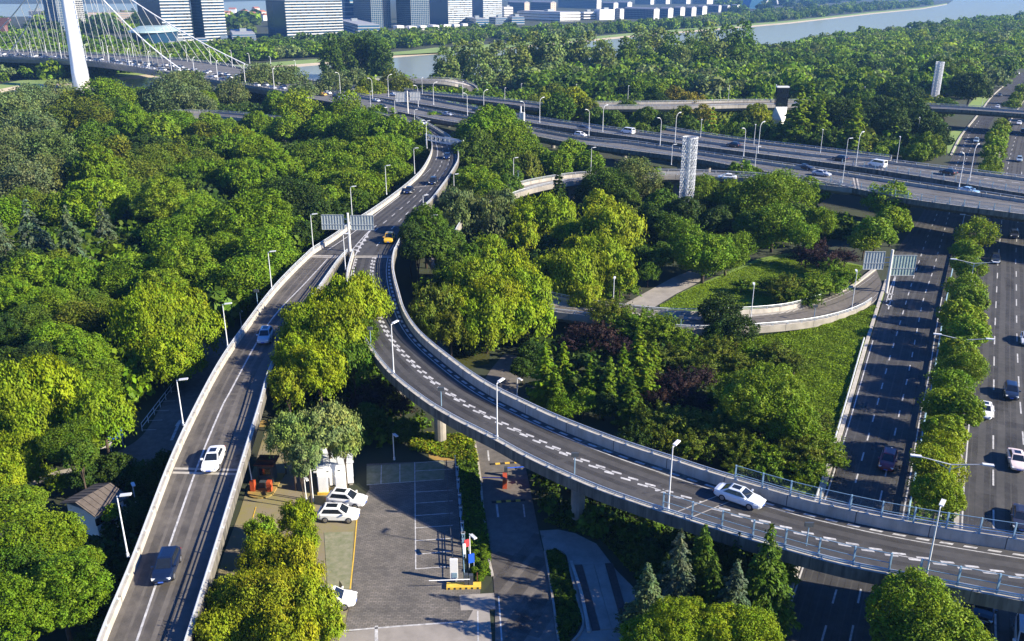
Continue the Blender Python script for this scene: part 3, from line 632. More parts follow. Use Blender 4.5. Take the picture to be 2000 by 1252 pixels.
def dome(nl, per, size, lobe=(0.20, 0.34), vr=0.85, loose=0.0, bot=-0.45, jitter=0.55, asp=0.85):
    """puffy crown: many rounded lobes over an uneven ellipsoid (unit radius, centred at 0)"""
    m = rng.integers(5, 8); a = rng.uniform(0, 6.28)+np.arange(m)*6.283/m+rng.normal(size=m)*0.25
    sc = np.stack([np.cos(a)*rng.uniform(0.30, 0.55, m), np.sin(a)*rng.uniform(0.30, 0.55, m), rng.uniform(-0.30, 0.22, m)], 1); sr = rng.uniform(0.38, 0.56, m)
    sc = np.concatenate([sc, [[rng.normal()*0.1, rng.normal()*0.1, rng.uniform(0.2, 0.4)]]]); sr = np.append(sr, rng.uniform(0.45, 0.6))
    each = max(6, int(nl*2.1/len(sr))); L_ = []
    for c0, r0 in zip(sc, sr):
        d = sph(each); d = nrm(d+rng.normal(size=d.shape)*0.2); q = c0+d*r0*rng.uniform(0.82, 1.08, (each, 1))
        dist = np.min(np.stack([np.linalg.norm(q-c1, axis=1)/r1 for c1, r1 in zip(sc, sr)]), 0); L_.append(q[(dist > 0.80) & (q[:, 2] > bot)])
    lc = np.concatenate(L_)*np.array([1, 1, vr]); lr = rng.uniform(*lobe, len(lc))
    inner = nrm(rng.normal(size=(nl//4, 3)))*rng.uniform(0.2, 0.55, (nl//4, 1))*np.array([1, 1, vr]); lc = np.concatenate([lc, inner]); lr = np.concatenate([lr, rng.uniform(0.3, 0.42, len(inner))])
    Vs, ts = [], []
    for c, r in zip(lc, lr):
        q = nrm(rng.normal(size=(per, 3))); outw = nrm((c+1e-6)[None])[0]
        q = q[(q@outw) > -0.45]
        rad = r*(1 + loose*rng.normal(size=(len(q), 1))*0.5)*rng.uniform(0.75, 1.08, (len(q), 1))
        p = c + q*rad*np.array([1, 1, 0.9])
        n = q + rng.normal(size=q.shape)*jitter + np.array([0, 0, 0.25])
        Vs.append(leaf_quads(p, n, size, asp)); ts.append(tint3(len(q)))
    return np.concatenate(Vs), np.concatenate(ts)
def willow(nl, per, size, vr=0.95):
    d = sph(int(nl*1.4)); d = d[d[:, 2] > -0.35]; d = nrm(d+rng.normal(size=d.shape)*0.25)
    lc = d*rng.uniform(0.45, 1.08, (len(d), 1))*np.array([1, 1, vr]); Vs, ts = [], []
    for c in lc:
        r = rng.uniform(0.13, 0.26); q = rng.normal(size=(per, 3))*0.55
        q[:, 2] -= np.abs(rng.normal(size=per))*0.75*rng.uniform(0.4, 1.3)
        p = c+q*r; n = np.concatenate([q[:, :2]+rng.normal(size=(per, 2))*0.6+c[:2]*0.8, rng.uniform(0.0, 0.9, (per, 1))], 1)
        Vs.append(leaf_quads(p, n, size, 0.42, up_=np.array([0, 0, 1.0])+np.r_[c[:2]*0.5, 0])); ts.append(tint3(per))
    return np.concatenate(Vs), np.concatenate(ts)
def conifer(lev, per, size, h=2.6, droop=0.35, top=0.04, asp=0.5):
    """whorled branches; unit base radius, from z=-h/2 to h/2"""
    Vs, ts = [], []
    for i in range(lev):
        f = i/(lev-1); z = -h/2+h*f; rad = ((1-f)**0.75+top)*rng.uniform(0.82, 1.12)
        nb = max(4, int(9*(1-f)+4)); a0 = rng.uniform(0, 6.28)
        for b_ in range(nb):
            a = a0+b_*6.283/nb+rng.normal()*0.35; L_ = rad*rng.uniform(0.5, 1.2)
            k = max(6, int(per*L_)); t = np.sqrt(rng.uniform(0.02, 1, k)); wdt = 0.17*(1-t*0.6)*max(0.25, rad)**0.5
            p = np.stack([np.cos(a)*t*L_, np.sin(a)*t*L_, z+0.10*rad-droop*(t**1.6)*L_+rng.normal(size=k)*0.02], 1)
            sd = rng.normal(size=k)*wdt; p += np.stack([-np.sin(a)*sd, np.cos(a)*sd, -np.abs(sd)*0.5], 1)
            n = np.stack([np.cos(a)*0.5+rng.normal(size=k)*0.4, np.sin(a)*0.5+rng.normal(size=k)*0.4, np.ones(k)], 1)
            Vs.append(leaf_quads(p, n, size, asp, up_=np.array([np.cos(a), np.sin(a), -0.3]))); ts.append(tint3(k))
    return np.concatenate(Vs), np.concatenate(ts)
def sprays(ns, per, size, vr=0.8, asp=0.55):
    """shrub of upright leafy shoots"""
    d = sph(int(ns*1.8)); d = d[d[:, 2] > -0.2]; d = nrm(d+rng.normal(size=d.shape)*0.2); Vs, ts = [], []
    for q in d:
        r1 = rng.uniform(0.75, 1.12); k = per; t = rng.uniform(0.45, 1.0, k)
        q2 = nrm((q+np.array([0, 0, 0.35]))[None])[0]
        p = q*(t*0.8)[:, None]+q2*(np.maximum(0, t-0.6)*1.0*r1)[:, None]; p = p*np.array([1, 1, vr])*r1*0.92+rng.normal(size=(k, 3))*0.045
        n = q+rng.normal(size=(k, 3))*0.7+np.array([0, 0, .3])
        Vs.append(leaf_quads(p, n, size, asp)); ts.append(tint3(k))
    return np.concatenate(Vs), np.concatenate(ts)
def variants(name, fn, specs, n):
    return [[leaf_mesh(name, *fn(**sp)) for _ in range(n)] for sp in specs]
CROWN = {   # three levels of leaf detail: near, middle, far
 'camphor': variants('camphor_crown', dome, [dict(nl=190, per=90, size=0.062, lobe=(0.11, 0.20), jitter=0.42), dict(nl=110, per=60, size=0.098, lobe=(0.14, 0.24), jitter=0.42), dict(nl=44, per=34, size=0.18, lobe=(0.2, 0.3), jitter=0.45), dict(nl=330, per=105, size=0.040, lobe=(0.08, 0.15), jitter=0.42)], 4),
 'plane': variants('plane_crown', dome, [dict(nl=120, per=110, size=0.060, lobe=(0.12, 0.28), loose=0.4, jitter=0.75, vr=0.95, bot=-0.6), dict(nl=84, per=66, size=0.092, lobe=(0.14, 0.30), loose=0.45, jitter=0.9, vr=0.95, bot=-0.6), dict(nl=34, per=32, size=0.20, loose=0.4, jitter=0.9, bot=-0.6)], 4),
 'willow': variants('willow_crown', willow, [dict(nl=120, per=130, size=0.115), dict(nl=84, per=80, size=0.165), dict(nl=36, per=40, size=0.29), dict(nl=190, per=190, size=0.075)], 4),
 'deodar': variants('deodar_crown', conifer, [dict(lev=22, per=70, size=0.12, h=2.5), dict(lev=17, per=46, size=0.16, h=2.5), dict(lev=11, per=22, size=0.26, h=2.5)], 2),
 'redwood': variants('redwood_crown', conifer, [dict(lev=20, per=70, size=0.15, h=3.6, droop=-0.1, asp=0.7), dict(lev=16, per=52, size=0.2, h=3.6, droop=-0.1, asp=0.7), dict(lev=10, per=24, size=0.3, h=3.6, droop=-0.1, asp=0.7)], 2),
 'plum': variants('plum_crown', sprays, [dict(ns=70, per=90, size=0.085), dict(ns=55, per=60, size=0.11), dict(ns=30, per=30, size=0.2)], 2),
 'shrub': variants('shrub_crown', sprays, [dict(ns=95, per=90, size=0.085, vr=0.75), dict(ns=70, per=60, size=0.11, vr=0.75), dict(ns=36, per=30, size=0.2, vr=0.75)], 3),
 'poplar': variants('poplar_crown', dome, [dict(nl=80, per=80, size=0.12, lobe=(0.2, 0.4), vr=2.4, loose=0.5, jitter=1.0, bot=-0.9), dict(nl=70, per=50, size=0.17, lobe=(0.22, 0.4), vr=2.4, loose=0.5, jitter=1.0, bot=-0.9), dict(nl=40, per=30, size=0.27, lobe=(0.22, 0.4), vr=2.4, loose=0.5, jitter=1.0, bot=-0.9)], 3),
}
def trunk_mesh():
    mb = MB()
    mb.tube((0, 0, -0.02), (0.02, 0.01, 0.55), 0.055, 0.042, 8)
    for k in range(5):
        a = k*1.2566+0.4; mb.tube((0.02, 0.01, 0.45+0.03*k), (0.26*math.cos(a), 0.26*math.sin(a), 0.95+0.03*(k % 2)), 0.026, 0.010, 6)
    mb.tube((0.02, 0.01, 0.55), (0, 0, 1.1), 0.042, 0.012, 7)
    return mb.mesh('trunk', M['bark'], True)
TRUNK = trunk_mesh()
TONE = {  # leaf colours: real-world reflectances
 'g': (0.066, 0.122, 0.009), 'G': (0.112, 0.190, 0.008), 'y': (0.175, 0.245, 0.008), 'Y': (0.200, 0.245, 0.010), 'o': (0.104, 0.142, 0.011), 's': (0.112, 0.155, 0.042),
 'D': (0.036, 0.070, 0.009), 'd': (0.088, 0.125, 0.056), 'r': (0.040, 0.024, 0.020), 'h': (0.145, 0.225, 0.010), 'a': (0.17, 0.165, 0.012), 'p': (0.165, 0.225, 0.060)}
ADJ = {'g': 'mid green', 'G': 'bright green', 'y': 'yellow-green', 'Y': 'golden-green', 'o': 'olive green', 's': 'grey-green', 'D': 'dark green', 'd': 'blue-grey', 'r': 'dark purple', 'h': 'light green', 'a': 'amber', 'p': 'pale green'}
NOUN = {'camphor': 'round tree', 'plane': 'leafy tree', 'willow': 'drooping willow', 'deodar': 'conical cedar', 'redwood': 'narrow conical tree', 'plum': 'plum bush', 'shrub': 'bushy shrub', 'poplar': 'tall slender poplar'}
CAT = {'plum': 'shrub', 'shrub': 'shrub', 'willow': 'willow', 'deodar': 'cedar', 'redwood': 'conifer', 'poplar': 'poplar'}
NAME = {'camphor': 'broadleaf_tree', 'plane': 'broadleaf_tree', 'willow': 'willow_tree', 'deodar': 'cedar_tree', 'redwood': 'conical_tree', 'plum': 'purple_shrub', 'shrub': 'shrub', 'poplar': 'poplar_tree'}
KIND = {'c': 'camphor', 'l': 'plane', 'w': 'willow', 'd': 'deodar', 'm': 'redwood', 'p': 'plum', 'b': 'shrub', 'k': 'poplar'}
HC = {'camphor': 6.2, 'plane': 6.5, 'willow': 5.6, 'deodar': 4.5, 'redwood': 5.5, 'plum': 2.2, 'shrub': 2.0, 'poplar': 9}
TREES = []
rnd = random.Random(11)
def tree(px, py, wpx, k, tone, hc=None, vs=1.0, label=None):
    kind = KIND[k]; h_ = hc if hc is not None else HC[kind]
    v = W(px, py, h_); rad = wpx*P(v)[2]/F/2
    if hc is None and kind not in ('deodar',): h_ = max(h_, rad*(0.75 if k in 'bp' else 1.1)); v = W(px, py, h_); rad = wpx*P(v)[2]/F/2
    if k == 'd': h_ = (hc or 0)+rad*1.25*vs+0.3; v = W(px, py, h_); rad = wpx*P(v)[2]/F/2
    if k == 'm': h_ = rad*1.8*vs+0.6; v = W(px, py, h_); rad = wpx*P(v)[2]/F/2
    lod = 0 if wpx > 84 else (1 if wpx > 40 else 2)
    cat = CAT.get(kind, 'tree')
    root = empty(NAME[kind], (v.x, v.y, 0)); root['category'] = cat
    mk = 'plane' if kind == 'camphor' and rnd.random() < 0.3 else kind
    if wpx > 125 and k in 'cw': mk, lod = kind, 3
    c = bpy.data.objects.new('crown', rnd.choice(CROWN[mk][lod])); COL.objects.link(c); c.parent = root
    c.location = (0, 0, h_); c.rotation_euler = (0, 0, rnd.uniform(0, 6.28)); c.scale = (rad*1.04*rnd.uniform(.92, 1.12), rad*1.04*rnd.uniform(.92, 1.12), rad*vs*rnd.uniform(.92, 1.12))
    base = TONE[tone]; f = rnd.uniform(0.9, 1.1)*(1.3 if k == 'k' else 1.0)
    c.color = (base[0]*f*rnd.uniform(0.92, 1.1), base[1]*f, base[2]*rnd.uniform(0.85, 1.2), 1)
    t = bpy.data.objects.new('trunk', TRUNK); COL.objects.link(t); t.parent = root
    hh = h_ if k != 'k' else h_*1.3
    t.scale = (max(rad, 1.2)*1.1, max(rad, 1.2)*1.1, hh); t.rotation_euler = (0, 0, rnd.uniform(0, 6.28))
    TREES.append(dict(o=root, px=px, py=py, w=wpx, k=kind, tone=tone, label=label, cat=cat))
    return root
def T(s):
    """lines 'x y width kind tone [height]'"""
    for ln in s.strip().split(';'):
        q = ln.split()
        if q: tree(float(q[0]), float(q[1]), float(q[2]), q[3], q[4], float(q[5]) if len(q) > 5 else None, float(q[6]) if len(q) > 6 else 1.0)
# left wood, upper part
T('''25 225 110 l s 8;75 205 95 l s 8;115 190 80 l s 8;55 265 110 l s 8;18 305 110 l s 8;95 300 115 l s 8;125 240 90 l o 8;155 210 80 l o 8;45 365 115 l s 7;105 352 100 l s 7;20 420 80 l G;62 405 90 l o;
215 190 90 c G;188 235 85 l o;235 225 75 c g;300 210 50 c G;275 195 60 c G;355 238 50 c G 7.5;408 240 46 c G 7.5;446 246 40 c G 7;500 240 50 c G 7.5;330 195 110 l s 9;362 175 90 l s 9;388 205 60 l s;190 280 100 c g;258 245 90 c G;310 255 80 c G;352 250 75 c G;232 305 80 l o;290 295 85 c D;330 315 80 l o;388 295 70 c g;
195 338 115 c G;265 345 70 l o;300 330 85 l o;370 345 80 c G;150 330 60 c D;190 398 115 c h;318 392 135 c h;250 375 60 c G;385 410 80 c G;120 410 70 l G;
62 458 84 d d 2 1.2;138 465 78 d d 2 1.3;204 446 64 d d 2 1.2;8 482 76 d d 2 1.2;235 402 54 d d 2;232 498 72 b o 3;50 518 80 c D;112 512 60 c o;
345 470 115 c G 6;390 442 140 c G 7;350 532 160 c G 6.5;500 440 180 c G 7.5;525 510 150 c G 6.5;468 552 125 c G 6;430 492 100 c G 6;250 545 105 c G;318 560 95 c G;145 545 115 c G;70 550 125 c G;20 575 95 c G;170 590 70 c g;
105 605 110 c G;55 640 100 c g;150 620 80 l o;18 650 90 c D;200 605 60 l o;110 672 110 c G;70 700 90 c D;160 690 100 c G;185 735 90 c G;120 735 90 c g;15 700 60 c D''')
# middle of the left wood
T('''500 168 95 l s 8;552 165 100 l s 8;592 185 60 l s 8;452 182 60 l s;402 197 50 c G;650 170 70 l s;690 163 60 l s;722 180 62 c o;702 192 50 c Y;770 165 60 c o;585 215 80 c y;545 205 60 c G;512 245 60 c G;560 252 75 c G;632 250 80 c G;612 225 50 c g;
680 218 80 c G;702 250 90 c G;742 228 60 c G;766 262 80 c G;752 295 100 c G;812 268 76 c G;470 272 60 c y;430 262 60 c G;400 262 60 l o;450 292 80 c G;502 300 90 c G;372 292 70 l o;396 322 70 l o;540 330 90 c G;602 310 90 c G;662 308 90 c G;
652 340 100 c G;722 310 100 c G;765 335 90 c G;682 368 95 c G;722 368 80 c G;480 352 100 c G;420 352 90 c G;372 362 70 c g;582 392 115 l D;542 375 70 c g;622 425 80 c D;662 420 60 c D;702 395 60 c g;612 368 80 c G;635 392 70 c G;560 430 70 c D;590 455 60 c D;785 290 60 c G;815 300 46 c g;
650 128 48 k D 10;674 122 48 k D 10;700 118 50 k D 10;726 120 48 k D 10;746 126 42 k D 10''')
# willows and trees by the water on the left
T('''300 640 150 w y 6.5;365 645 110 w y 6;335 700 100 w y 5;268 615 80 w y 6;360 600 80 w y 7;30 772 120 w y 7;96 757 115 w y 7;58 832 110 w y 5;30 885 90 w y 5;12 935 60 w y 4;198 812 110 w G 6;130 862 90 l g;155 890 70 c g;
165 934 62 c D 2.6;228 918 76 c D 2.6;195 915 60 c D 2.6;325 905 60 c D 2.4;292 932 70 c D 2.4;118 945 50 b G 1.6;72 930 60 b h 1.4;
70 1060 190 c G 6;115 1150 190 c G 6;35 1190 150 c G 6;28 990 110 c G 5.5;172 1090 60 c G;218 1002 36 c G 3;195 1190 80 c D 3;250 1130 70 c D 2.5;270 1010 60 c D 2.5;205 1250 90 c D 3;20 1110 120 c g 6''')
# between the two ramps and the yard
T('''690 592 110 w y 9.5;728 592 64 w y 9.5;640 602 80 w y 9.5;602 640 110 w y 9.5;660 652 120 w y 9.5;582 700 90 w y 8;622 722 100 w y 8;690 702 80 w g 7.5;562 752 70 w y 7;700 655 70 w g 8;
742 772 90 p r 3.5;702 790 60 p r 3;782 795 60 p r 2.5;720 815 70 c D 3;790 840 60 c D 2;568 852 86 w p 7;640 838 104 w p 7;672 866 56 w p 6;600 888 56 w p 6.5;550 838 50 w p 6;588 918 36 w p 5;
582 1010 66 w y 4;592 1055 60 w y 4;512 1040 64 w h 4;522 1090 90 w Y 4.5;572 1112 110 w Y 4.5;455 1172 90 w Y 4.5;522 1190 150 w Y 5;602 1182 100 w Y 5;432 1235 100 w Y 4.5;640 1222 60 w Y 4.5;560 1245 120 w Y 5;490 1140 70 w y 4.5''')
# inside the loop
T('''965 278 160 c G 7.5;930 300 110 c g 7;1000 292 110 c G 7;1055 315 70 c G;1090 322 70 c G;1118 300 70 c G;1150 320 60 c G;845 232 38 c G;955 238 60 c g 8;1025 332 66 w o;990 342 64 c g;
930 355 100 c G 7;962 385 90 c G 6.5;992 372 70 c g;895 397 66 w s 7;906 430 78 w s;962 430 84 w s;980 402 60 w s;830 440 96 c g 9;800 457 56 c D 9;852 480 80 c g 8;815 490 60 c D 7.5;880 470 60 c g;955 487 58 w y 7;882 520 60 w g;870 548 50 w g;920 500 60 c g;
1035 430 90 w y;1075 430 90 w y;1112 452 54 w y;1020 462 60 w y;1090 388 60 m D;930 550 100 w y 6.5;1000 540 90 w y 6.5;1020 576 100 w y;970 590 106 w y 6.5;900 602 90 w y;850 592 80 w o 7;830 612 60 w o 6;950 632 100 w y 5;1030 622 80 w y 5;880 642 66 w o 5;845 642 50 w o 5;
1195 455 110 w y;1180 512 100 w y;1132 490 70 w y;1120 540 108 w y;1080 520 60 w y;1142 578 60 w y 4;1212 540 60 w y;1195 578 50 b G 1.4;1230 570 40 b G 1.2;1255 502 50 c g 3.5;1290 500 56 c g 4;1266 532 44 c g 3;
1375 500 118 c G 5.5;1420 492 90 c G 5;1340 462 70 c G;1310 442 60 c g;1190 360 90 l g 8;1240 345 90 l s 8;1170 402 70 c y;1150 372 60 c D;1280 352 50 c G;1290 402 70 c g;1280 432 60 c D;1212 422 60 c o;1225 390 60 c g;
1370 372 90 c G 6.5;1420 382 70 c G;1480 385 110 l G 8;1450 352 80 c G;1530 372 100 l G 8;1512 440 110 l G 6;1580 377 66 c G;1560 425 60 c g;1600 432 60 c G;1572 458 60 l G;1470 440 70 c g;1400 430 60 c D;1340 410 60 c D;
1735 390 80 c h 7;1745 430 70 c h 6;1712 455 76 c h 5.5;1690 468 56 c h 4.5;1575 502 60 p r;1610 512 66 p r;1650 506 50 p r;1595 485 50 p r;1540 560 60 b o;1592 560 66 b G;1640 545 46 b G;1556 580 46 b h;1625 525 50 b G;
1408 604 78 l D 4.5;1440 642 74 l D 4;1402 655 64 c D 3.2;1532 578 66 b o 1.6;1580 588 60 b g 1.4;1622 562 58 b G 1.4;1662 545 38 b G 1.2;1500 560 50 b g 1.4;1448 560 40 b g 1.2''')
# bushes and trees south of the loop
T('''1190 622 90 b o 3;1242 640 90 b G 2.6;1292 652 90 b G 2.4;1342 682 90 b G 2;1402 692 90 b o 2;1300 700 80 b o 2;1365 720 70 b o 2;1440 712 60 b o;1170 662 80 p r 3;1112 672 50 p r;1212 682 50 p r;1130 650 50 p r;1040 690 60 c D 2.6;1330 762 90 p r 2.6;1372 742 60 p r;1292 752 50 p r;1290 790 70 p r;1360 790 60 p r;
1065 732 70 m h;1100 722 60 m G;1190 742 55 m G;1216 722 55 m G;1246 692 62 m h;1262 742 60 m h;1276 702 50 m G;1140 785 56 c G 2.6;1100 792 50 c G 2.4;1152 742 50 m G;1085 760 50 m G;1020 720 50 c D 2.6;1180 790 60 c D 2.4;1230 780 60 m g;
1515 702 80 b o;1480 692 70 b G;1552 712 60 b o;1490 782 165 c G 6;1540 822 110 c G 5;1448 762 90 c G 5;1520 760 90 c G 5.5;1290 832 106 b o 2.6;1342 832 90 b o 2.6;1402 852 100 b o 2.4;1452 882 100 b o 2.2;1560 890 106 b o 2.2;1602 880 90 b G 2.2;1500 892 80 b G 2.2;1582 922 70 b G 1.8;1240 862 70 b D 2.2;1635 905 44 b G 1.5;1350 880 80 b o 2;1300 865 70 b o 2;1420 820 80 c g 3;1500 920 70 b G 1.6;1440 915 60 b o 1.6;1590 830 70 b o''')
# bottom right; the dark round trees are added to shade the plaza
T('''1325 1112 104 d d 2.5 1.45;1262 1172 120 d d 2.5 1.0;1434 1165 108 d d 2.5 1.15;1372 1085 90 d g 2.5 1.2;1498 1110 120 d g 2.5 1.35;1472 1150 90 d g 2.5 1.2;1525 1165 76 d g 2.5 1.2;1392 1140 90 d g 2.5 1.2;1270 1085 60 c D 3.2;1320 1068 66 c D 3.2;1400 1068 60 c D 3.2;1300 1130 70 d D 2 1.4;1440 1090 70 d D 2 1.4;1322 1222 130 c y 7.5;1402 1222 100 c y 7.5;1472 1232 100 c y 7.5;1262 1242 90 c G 7;1540 1100 60 d G;1505 1200 70 d g;1810 1212 200 c h 6.5;1770 1250 120 c h 5;1870 1250 120 c h 5;1230 1215 50 b D 2''')
# median trees
T('''1908 455 64 c h 4.5;1892 490 60 c h 4.5;1888 522 62 c h 4.5;1886 560 62 c h 4.2;1890 592 74 c G 4.2;1874 622 78 c h 4.2;1888 652 78 c h 4;1868 690 80 c h 4;1882 722 86 c G 4;1858 752 80 c G 4;1845 790 76 c y 4;1875 802 84 c G 4;1850 842 84 c y 4;1838 874 78 c y 3.8;1828 915 100 c y 4.2;1832 962 100 c y 4;
1935 320 42 c h 3.5;1938 300 40 c h 3.5;1943 284 40 c h 3.5;1948 268 38 c h 3.5;1953 256 35 c h 3.5;1958 244 32 c h 3.5;1976 204 28 c h 3.5;1986 189 26 c h 3.5;1996 174 24 c h 3.5;1930 338 44 c h 3.5''')
# beyond the overpass, right
T('''1080 190 60 c o;1120 205 70 c Y;1150 215 60 c o;1090 215 70 c g;1060 200 50 c Y;1170 235 60 c g;1200 240 60 c g;1040 205 44 c o;1250 175 50 c G;1290 180 46 c G;1320 195 60 c a;1285 205 56 c D;1350 205 56 c a;1330 230 60 c o;1370 235 60 c a;1340 250 50 c g;1390 250 40 m h;1405 265 40 b y 1.5;1443 222 16 m h;1300 240 50 c D;1265 230 50 c g;1225 215 50 c g;1240 200 46 c g;
1430 268 60 b g 3;1470 265 70 b g 3;1520 265 80 b g 3;1570 272 80 b g 3;1620 278 70 b g 3;1660 290 60 b g 3;1480 225 50 c Y;1455 235 44 c o;1560 225 60 m h;1580 210 60 m G;1600 235 50 m h;1640 225 90 c D;1690 225 70 c D;1720 215 70 c D;1770 220 80 c D;1800 240 70 c D;1670 245 60 m h;1740 245 70 c D;1820 260 60 c D;1615 210 60 c G;1680 205 70 c g;
1812 290 66 c G 4;1790 300 50 c G 3;1735 290 40 c G 3;1715 300 36 c G 3;1895 172 70 c D;1885 165 50 c D;1880 140 50 c o;1910 170 34 c a;1782 196 60 c D 4;1750 180 60 c D;1845 212 50 c g 4;1860 150 50 c G;1835 140 60 c g;1290 262 50 c g;1250 255 40 c g;
745 112 40 k D 8;870 150 50 k s 8;900 140 54 k s 8;850 158 40 c G;935 142 54 k s 8;970 138 54 k s 8;1005 135 56 k s 8;1040 130 58 k s 8;1075 128 56 k s 9;1110 125 58 k s 8;1145 122 56 k s 9;1180 130 50 k s 8;1250 105 54 k s 8;1280 102 50 k s 8;1310 118 50 k g 8;1345 115 50 k s 8;1380 110 52 k s 8;1415 105 52 k g 8;1450 105 50 k g 8;1225 120 44 k g 8;1365 130 46 k g 7;1400 130 46 k s 7;1440 130 46 k g 7;1330 135 46 k s 7''')
# ---- clipped ball shrubs
def ball(px, py, wpx, tone='G', group=None, label=None):
    v = W(px, py, 0.45); rad = wpx*P(v)[2]/F/2
    o = bpy.data.objects.new('ball_shrub', rnd.choice(BALL)); COL.objects.link(o); o.location = (v.x, v.y, rad*0.8); o.scale = (rad, rad, rad*0.9); o.rotation_euler = (0, 0, rnd.uniform(0, 6))
    b = TONE[tone]; o.color = (*b, 1); tag(o, label, 'shrub', group)
BALL = [leaf_mesh('ball_shrub', *dome(60, 60, 0.13, (0.24, 0.3), vr=0.95, bot=-0.6)) for _ in range(2)]
for p in [(917, 1057, 15), (938, 1049, 16), (943, 1070, 19), (928, 1078, 16), (947, 1084, 20), (929, 1092, 16), (945, 1103, 22), (928, 1112, 17), (942, 1118, 18), (937, 1128, 16)]:
    ball(*p, 'G', 'clipped shrubs beside the parking lot', 'small clipped ball shrub in the sunny strip by the parking lot gate')
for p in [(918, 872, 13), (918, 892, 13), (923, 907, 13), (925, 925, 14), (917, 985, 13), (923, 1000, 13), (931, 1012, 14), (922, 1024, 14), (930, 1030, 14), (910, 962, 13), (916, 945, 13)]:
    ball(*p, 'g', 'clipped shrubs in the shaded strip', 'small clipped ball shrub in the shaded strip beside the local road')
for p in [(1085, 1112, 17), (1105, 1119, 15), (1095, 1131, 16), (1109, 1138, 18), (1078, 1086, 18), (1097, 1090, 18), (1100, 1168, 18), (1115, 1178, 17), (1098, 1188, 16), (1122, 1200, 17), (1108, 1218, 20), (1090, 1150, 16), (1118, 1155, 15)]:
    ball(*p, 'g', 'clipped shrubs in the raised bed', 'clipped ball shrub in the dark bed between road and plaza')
# ---- masses nobody could count
def inside(p, poly):
    c = False; j = len(poly)-1
    for i in range(len(poly)):
        a, b = poly[i], poly[j]
        if (a[1] > p[1]) != (b[1] > p[1]) and p[0] < (b[0]-a[0])*(p[1]-a[1])/(b[1]-a[1])+a[0]: c = not c
        j = i
    return c
FOOT += [(W(x, y).x, W(x, y).y, r_, 0) for x, y, r_ in ((1826, 197, 14), (1822, 206, 12), (1521, 247, 5), (1520, 256, 6), (1519, 264, 5), (1337, 432, 2))]
FT = np.array(FOOT)
def clear(x, y, r=1.0): return not np.any(np.hypot(FT[:, 0]-x, FT[:, 1]-y) < FT[:, 2]+r)
RAW = {}
def raw(kind, frac):
    if (kind, frac) not in RAW:
        RAW[kind, frac] = []
        for me in CROWN[kind][2]:
            V = np.empty(len(me.vertices)*3, np.float32); me.vertices.foreach_get('co', V); k = len(V)//12
            c = np.empty(k*16, np.float32); me.color_attributes['tint'].data.foreach_get('color', c)
            V = V.reshape(-1, 4, 3); c = c.reshape(-1, 4, 4)[:, 0, :3]
            p = rng.permutation(k)[:int(k*frac)]; V, c = V[p], c[p]; m = V.mean(1, keepdims=True)
            V = m+(V-m)*(1/frac)**0.45
            RAW[kind, frac].append((V.reshape(-1, 3), c))
    return RAW[kind, frac]
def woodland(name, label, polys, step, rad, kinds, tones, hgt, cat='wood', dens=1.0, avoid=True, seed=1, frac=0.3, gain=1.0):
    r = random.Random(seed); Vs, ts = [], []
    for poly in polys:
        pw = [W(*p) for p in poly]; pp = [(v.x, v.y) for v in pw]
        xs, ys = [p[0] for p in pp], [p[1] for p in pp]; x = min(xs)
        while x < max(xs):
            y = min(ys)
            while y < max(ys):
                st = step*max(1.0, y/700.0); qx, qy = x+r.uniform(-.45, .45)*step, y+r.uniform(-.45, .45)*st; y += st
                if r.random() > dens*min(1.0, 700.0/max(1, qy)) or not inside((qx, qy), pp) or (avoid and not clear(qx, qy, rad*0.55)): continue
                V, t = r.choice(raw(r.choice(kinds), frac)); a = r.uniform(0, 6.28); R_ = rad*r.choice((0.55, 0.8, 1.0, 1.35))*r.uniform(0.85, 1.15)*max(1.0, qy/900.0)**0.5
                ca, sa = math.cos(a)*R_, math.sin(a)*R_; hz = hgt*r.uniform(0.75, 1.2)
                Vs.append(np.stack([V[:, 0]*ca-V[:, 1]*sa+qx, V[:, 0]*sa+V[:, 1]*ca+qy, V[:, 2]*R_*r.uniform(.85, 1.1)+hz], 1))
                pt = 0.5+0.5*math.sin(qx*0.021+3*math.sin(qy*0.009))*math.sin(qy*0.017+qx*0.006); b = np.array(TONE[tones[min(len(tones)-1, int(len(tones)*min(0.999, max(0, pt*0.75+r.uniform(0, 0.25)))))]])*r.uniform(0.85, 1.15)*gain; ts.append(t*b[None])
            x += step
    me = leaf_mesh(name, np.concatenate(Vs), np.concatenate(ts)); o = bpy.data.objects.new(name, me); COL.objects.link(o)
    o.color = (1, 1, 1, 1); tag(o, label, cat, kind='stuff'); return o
woodland('far_wood', 'hazy mixed wood filling the land between the river and the motorway', [[(1190, 172), (1220, 142), (1300, 135), (1500, 112), (1600, 92), (1700, 74), (1800, 62), (1900, 48), (2000, 42), (2200, 36), (2200, 90), (2010, 128), (1960, 150), (1925, 180), (1900, 205), (1830, 205), (1580, 198), (1190, 200)], [(1060, 200), (1000, 170), (1190, 150), (1190, 205)], [(2030, 210), (2200, 150), (2300, 200), (2200, 300), (2110, 300)]], 9.5, 6.6, ['camphor', 'camphor', 'plane'], 'DgggGsGgGGhy', 5.0, seed=3, frac=0.6, gain=1.1)
woodland('far_bank_wood', 'belt of trees along the far river bank below the city', [[(-300, 168), (0, 164), (90, 160), (130, 165), (200, 152), (330, 138), (430, 130), (540, 118), (640, 112), (760, 99), (850, 90), (905, 86), (1000, 80), (1040, 84), (1250, 64), (1400, 52), (1540, 40), (1700, 22), (1800, 12), (1835, 6), (1800, 4), (1600, 18), (1500, 27), (1350, 45), (1200, 54), (1010, 66), (760, 88), (600, 98), (520, 103), (300, 106), (150, 108), (0, 96), (-300, 84)]], 9.0, 5.2, ['camphor', 'camphor', 'plane'], 'DggGsgGghG', 4.6, seed=5, dens=0.93, frac=0.25, gain=1.1)
